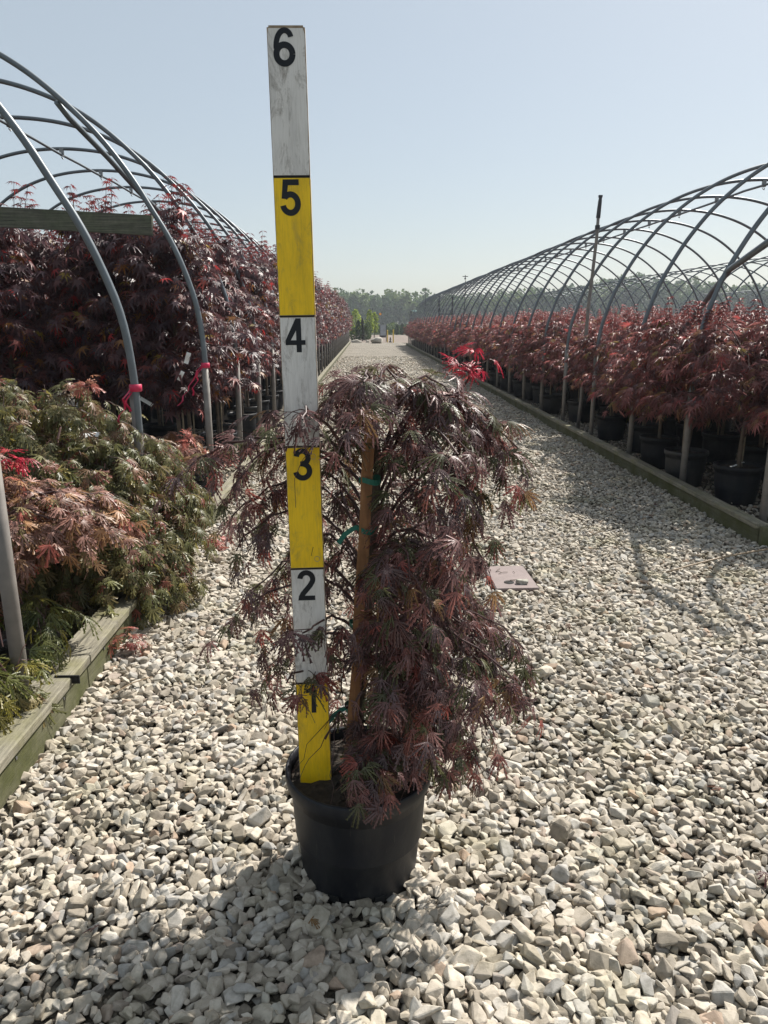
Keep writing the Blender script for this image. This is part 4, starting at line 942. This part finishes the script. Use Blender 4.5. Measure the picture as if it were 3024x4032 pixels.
# ------------------------------------------------------------------ far end of the path
def boulder(name, loc, s, seed, label):
    bm = bmesh.new(); bmesh.ops.create_icosphere(bm, subdivisions=4, radius=1); r = np.random.default_rng(seed); ds = norm(r.normal(0, 1, (14, 3))); hs = r.uniform(.6, .95, 14)
    for v in bm.verts:
        c = np.array(v.co)
        for d, h in zip(ds, hs):
            q = c@d
            if q > h: c = c-d*(q-h)*.9
        c += r.normal(0, .008, 3); v.co = c*np.array(s)
    me = bpy.data.meshes.new(name); bm.to_mesh(me); bm.free(); me.materials.append(M['boulder']); o = link(name, me); o.location = loc; tag(o, label, 'boulder'); return o
boulder('boulder', (.76, 55.6, .18), (.55, .45, .32), 3, 'large pale boulder at the end of the gravel path')
boulder('boulder', (-.75, 57.5, .05), (.42, .3, .22), 4, 'low pinkish boulder left of the path end beside the shrubs')
boulder('boulder', (.1, 57.9, .05), (.14, .12, .2), 6, 'small upright stone between the two boulders')
sg = empty('notice_panel', (1.32, 60, 0)); tag(sg, 'grey panel on two dark posts behind the boulder', 'sign')
for x, hh in ((-.25, 1.28), (.25, 1.28)):
    m_ = MB(); m_.box((x, 0, hh/2), (.055, .06, hh)); m_.build('post', M['post_dark'], sg)
m_ = MB(); m_.box((0, -.04, .87), (.44, .02, .78)); m_.build('panel', M['grey_panel'], sg)
m_ = MB(); m_.box((0, -.02, 1.29), (.60, .10, .03)); m_.build('top_cap', M['grey_panel'], sg)
m_ = MB(); m_.box((0, -.03, .40), (.42, .05, .16)); m_.build('lower_box', M['post_dark'], sg)
for x, y, h, lab in ((1.62, 58.5, .92, 'pale yellow bollard right beside the grey panel'), (2.02, 57.0, .96, 'bright yellow bollard farther right of the grey panel')):
    m_ = MB(); m_.lathe([(0, h), (.03, h-.005), (.042, h-.03), (.042, -.05)], (0, 0, 0), 12); o = m_.build('bollard', M['bollard'], None, True); o.location = (x, y, 0); tag(o, lab, 'bollard', 'yellow bollards')
hy = empty('standpipe', (1.82, 57.6, 0)); tag(hy, 'short dark standpipe between the yellow bollards', 'standpipe')
m_ = MB(); m_.lathe([(0, .40), (.04, .38), (.05, .3), (.045, .28), (.05, .12), (.09, .1), (.09, 0)], (0, 0, 0), 12); m_.build('barrel', M['post_dark'], hy, True)
m_ = MB(); m_.tube([(-.09, 0, .24), (.09, 0, .24)], .02, 8); m_.build('outlet', M['post_dark'], hy)
osn = empty('orange_marker', (1.47, 80, 0)); tag(osn, 'small orange marker sign on a thin pole before the tree line', 'sign')
m_ = MB(); m_.tube([(0, 0, 0), (0, 0, 2.3)], .012, 6); m_.build('pole', M['clamp'], osn)
m_ = MB(); m_.lathe([(0, -.01), (.13, -.01), (.13, .01), (0, .01)], (0, 0, 0), 8); o = m_.build('disc', M['orange'], osn); o.rotation_euler = (R_(90), 0, .2); o.location = (0, 0, 2.32)
lp = empty('lamp_arm', (3.25, 55.4, 0)); tag(lp, 'pale green shade on the post left of the far right hoops', 'lamp')
m_ = MB(); m_.tube([(0, 0, -.1), (0, 0, 2.3)], .03, 8); m_.build('post', M['post_dark'], lp)
m_ = MB(); m_.tube([(0, 0, 2.28), (.2, 0, 2.3)], .02, 6); m_.build('arm', M['bluelamp'], lp)
m_ = MB(); m_.lathe([(.03, .06), (.10, .03), (.15, -.06), (.13, -.08), (.06, -.10), (0, -.1)], (.28, 0, 2.3), 14); m_.build('shade', M['bluelamp'], lp, True)

# young trees and conifers beyond the path, field rows, woods
def blob_tree(name, loc, h, r0, z0, pal, label, cat, seed, n=700, leaf=.12, shape='oval', group=None, trunk=.05):
    t = empty(name, loc); tag(t, label, cat, group); r = np.random.default_rng(seed)
    f = r.uniform(0, 1, n)
    prof = {'oval': lambda q: np.sin(np.pi*np.clip(q*.9+.1, 0, 1))**.6, 'cone': lambda q: (1-q)**.7*.95+.05}[shape](f)
    a = r.uniform(0, 6.283, n); lob = 1+.25*np.sin(a*3+f*9+seed)+.15*np.sin(a*5-f*14)
    rr = r0*prof*lob*np.sqrt(r.uniform(.35, 1, n)); P = np.stack([rr*np.cos(a), rr*np.sin(a), z0+(h-z0)*f], 1)
    D = norm(np.stack([np.cos(a), np.sin(a), r.uniform(-.6, .8, n)], 1)+r.normal(0, .5, (n, 3))); U = norm(r.normal(0, 1, (n, 3))+[0, 0, 1]); X, Y, Z = frames(D, U)
    tv = np.array([[0, -.3, 0], [.5, .1, 0], [0, 1, -.1], [-.5, .2, 0]]); tf = np.array([[0, 1, 2], [0, 2, 3]])
    me = bulk_mesh('crown', (tv, tf), P, X, Y, Z, leaf*r.uniform(.6, 1.3, n), pick(pal, n, r), M['lime_leaf'] if pal is LIME else M['far_leaf']); link('crown', me, t)
    m = MB(); m.tube([(0, 0, -.1), (.01, 0, z0+.1), (0, .01, z0+(h-z0)*.7)], [trunk, trunk*.8, trunk*.3], 7); m.build('trunk', M['bark'], t); return t
LIME = [((.22, .30, .04), 4), ((.30, .36, .05), 3), ((.12, .18, .03), 2)]; DKG = [((.025, .045, .02), 3), ((.04, .06, .03), 2)]; MIDG = [((.055, .085, .03), 3), ((.08, .12, .035), 2)]; BRN = [((.05, .045, .04), 3), ((.035, .045, .03), 2)]
blob_tree('young_tree', (.30, 69, 0), 2.55, .34, .65, LIME, 'lime green young tree directly left of the grey panel, the slimmer of the pair', 'young tree', 1)
blob_tree('young_tree', (.72, 70, 0), 2.35, .36, .6, LIME, 'fuller lime green young tree just left of the grey panel', 'young tree', 2)
blob_tree('young_tree', (-.92, 66, 0), 2.55, .42, .5, LIME, 'lime green young tree by the end of the left maple row', 'young tree', 3)
blob_tree('young_tree', (-1.75, 67, 0), 2.3, .45, .5, LIME, 'lime green young tree mostly hidden behind the left maples', 'young tree', 13)
blob_tree('conifer', (-.62, 62, 0), 1.62, .20, .12, DKG, 'dark green narrow conifer left of the brown one', 'conifer', 4, 900, .08, 'oval')
blob_tree('conifer', (-.32, 62.5, 0), 1.8, .16, .10, BRN, 'narrow brownish conifer beyond the path end', 'conifer', 5, 900, .08, 'cone')
blob_tree('shrub', (-.02, 63.5, 0), 1.25, .30, .1, MIDG, 'loose green shrub between the brown conifer and the lime trees', 'shrub', 6, 700, .09)
blob_tree('shrub', (-1.0, 62, 0), 1.05, .38, .05, MIDG, 'low green shrub at the end of the left edging', 'shrub', 7, 700, .09)
blob_tree('shrub', (.15, 66, 0), 1.5, .32, .1, MIDG, 'green shrub under the lime trees', 'shrub', 8, 700, .09)
blob_tree('conifer', (3.75, 93, 0), 1.25, .22, .05, DKG, 'small dark conifer at the field edge, left of a pair', 'conifer', 9, 500, .1, 'oval')
blob_tree('conifer', (4.35, 92, 0), 1.35, .24, .05, DKG, 'small dark conifer at the field edge nearest the right maples', 'conifer', 10, 500, .1, 'oval')
# field rows (stuff)
n = 26000; P = np.stack([rng.uniform(-14, 30, n), 94+np.floor(rng.uniform(0, 14, n))*1.1+rng.normal(0, .22, n), np.zeros(n)], 1)
hgt = 1.0+.25*np.sin(P[:, 0]*2.3)+.2*np.sin(P[:, 0]*5.1+P[:, 1]); P[:, 2] = rng.uniform(0, 1, n)**.7*hgt
D = norm(rng.normal(0, 1, (n, 3))); U = norm(rng.normal(0, 1, (n, 3))+[0, 0, 1]); X, Y, Z = frames(D, U)
tv = np.array([[0, -.3, 0], [.5, .1, 0], [0, 1, -.1], [-.5, .2, 0]]); tf = np.array([[0, 1, 2], [0, 2, 3]])
o = link('field_shrubs', bulk_mesh('field_shrubs', (tv, tf), P, X, Y, Z, rng.uniform(.12, .26, n), pick([((.06, .10, .03), 4), ((.10, .14, .04), 2), ((.035, .06, .03), 2)], n, rng), M['far_leaf'])); tag(o, 'rows of low green nursery shrubs across the field before the woods', 'field shrubs', kind='stuff')
# the woods
def woods(xs0, xs1, y0, rows, seed):
    r = np.random.default_rng(seed); PP = []; CC = []; SS = []
    for row in range(rows):
        x = xs0
        while x < xs1:
            w = r.uniform(2.4, 4.2); h = (8.2+1.2*math.sin(x*.09+1)+(3.6*np.clip((x-30)/30, 0, 1)))*r.uniform(.86, 1.14)+row*.5
            h -= 2.2*math.exp(-((x-62)/9)**2)+1.0*math.exp(-((x-8)/9)**2)
            y = y0+row*6+r.uniform(-2, 2); n = 620 if row < 2 else 320
            nl = 15; lc = np.stack([r.normal(0, w*.38, nl), r.normal(0, w*.38, nl), h*(.10+.83*r.uniform(0, 1, nl)**.9)], 1); lr = r.uniform(.8, 1.7, nl)
            q = r.integers(0, nl, n); d = norm(r.normal(0, 1, (n, 3))+[0, -.3, .3]); p = lc[q]+d*lr[q][:, None]*r.uniform(.75, 1.05, (n, 1)); p[:, 0] += x; p[:, 1] += y; p[:, 2] = np.maximum(p[:, 2], .1)
            base = np.array([(.045, .085, .025), (.06, .105, .025), (.032, .065, .028), (.08, .12, .03), (.11, .15, .035)][r.choice(5, p=[.3, .25, .25, .15, .05])])*r.uniform(.85, 1.15)
            PP.append(p); CC.append(base*r.uniform(.8, 1.25, (n, 1))); SS.append(r.uniform(.45, .95, n)); x += w*.95
    P = np.concatenate(PP); Cc = np.concatenate(CC); S = np.concatenate(SS); n = len(P)
    D = norm(r.normal(0, 1, (n, 3))); U = norm(r.normal(0, 1, (n, 3))+[0, -.4, 1]); X, Y, Z = frames(D, U)
    o = link('woods', bulk_mesh('woods', (tv, tf), P, X, Y, Z, S, Cc, M['far_leaf'])); tag(o, 'hazy green woods closing the view beyond the nursery', 'woods', kind='stuff')
woods(-70, 175, 214, 4, 5)

# ------------------------------------------------------------------ haze
hz = MB(); hz.box((45, 130, 9), (340, 300, 20)); me = hz.mesh('haze', M['dark'])
hm = bpy.data.materials.new('haze_air'); hm.use_nodes = True; nt = hm.node_tree
for n_x in list(nt.nodes): nt.nodes.remove(n_x)
out = nt.nodes.new('ShaderNodeOutputMaterial'); pv = nt.nodes.new('ShaderNodeVolumePrincipled')
pv.inputs['Color'].default_value = (.86, .93, 1, 1); pv.inputs['Density'].default_value = .0007; pv.inputs['Anisotropy'].default_value = .2
nt.links.new(pv.outputs[0], out.inputs['Volume']); me.materials.clear(); me.materials.append(hm)
o = link('haze', me); o['kind'] = 'stuff'
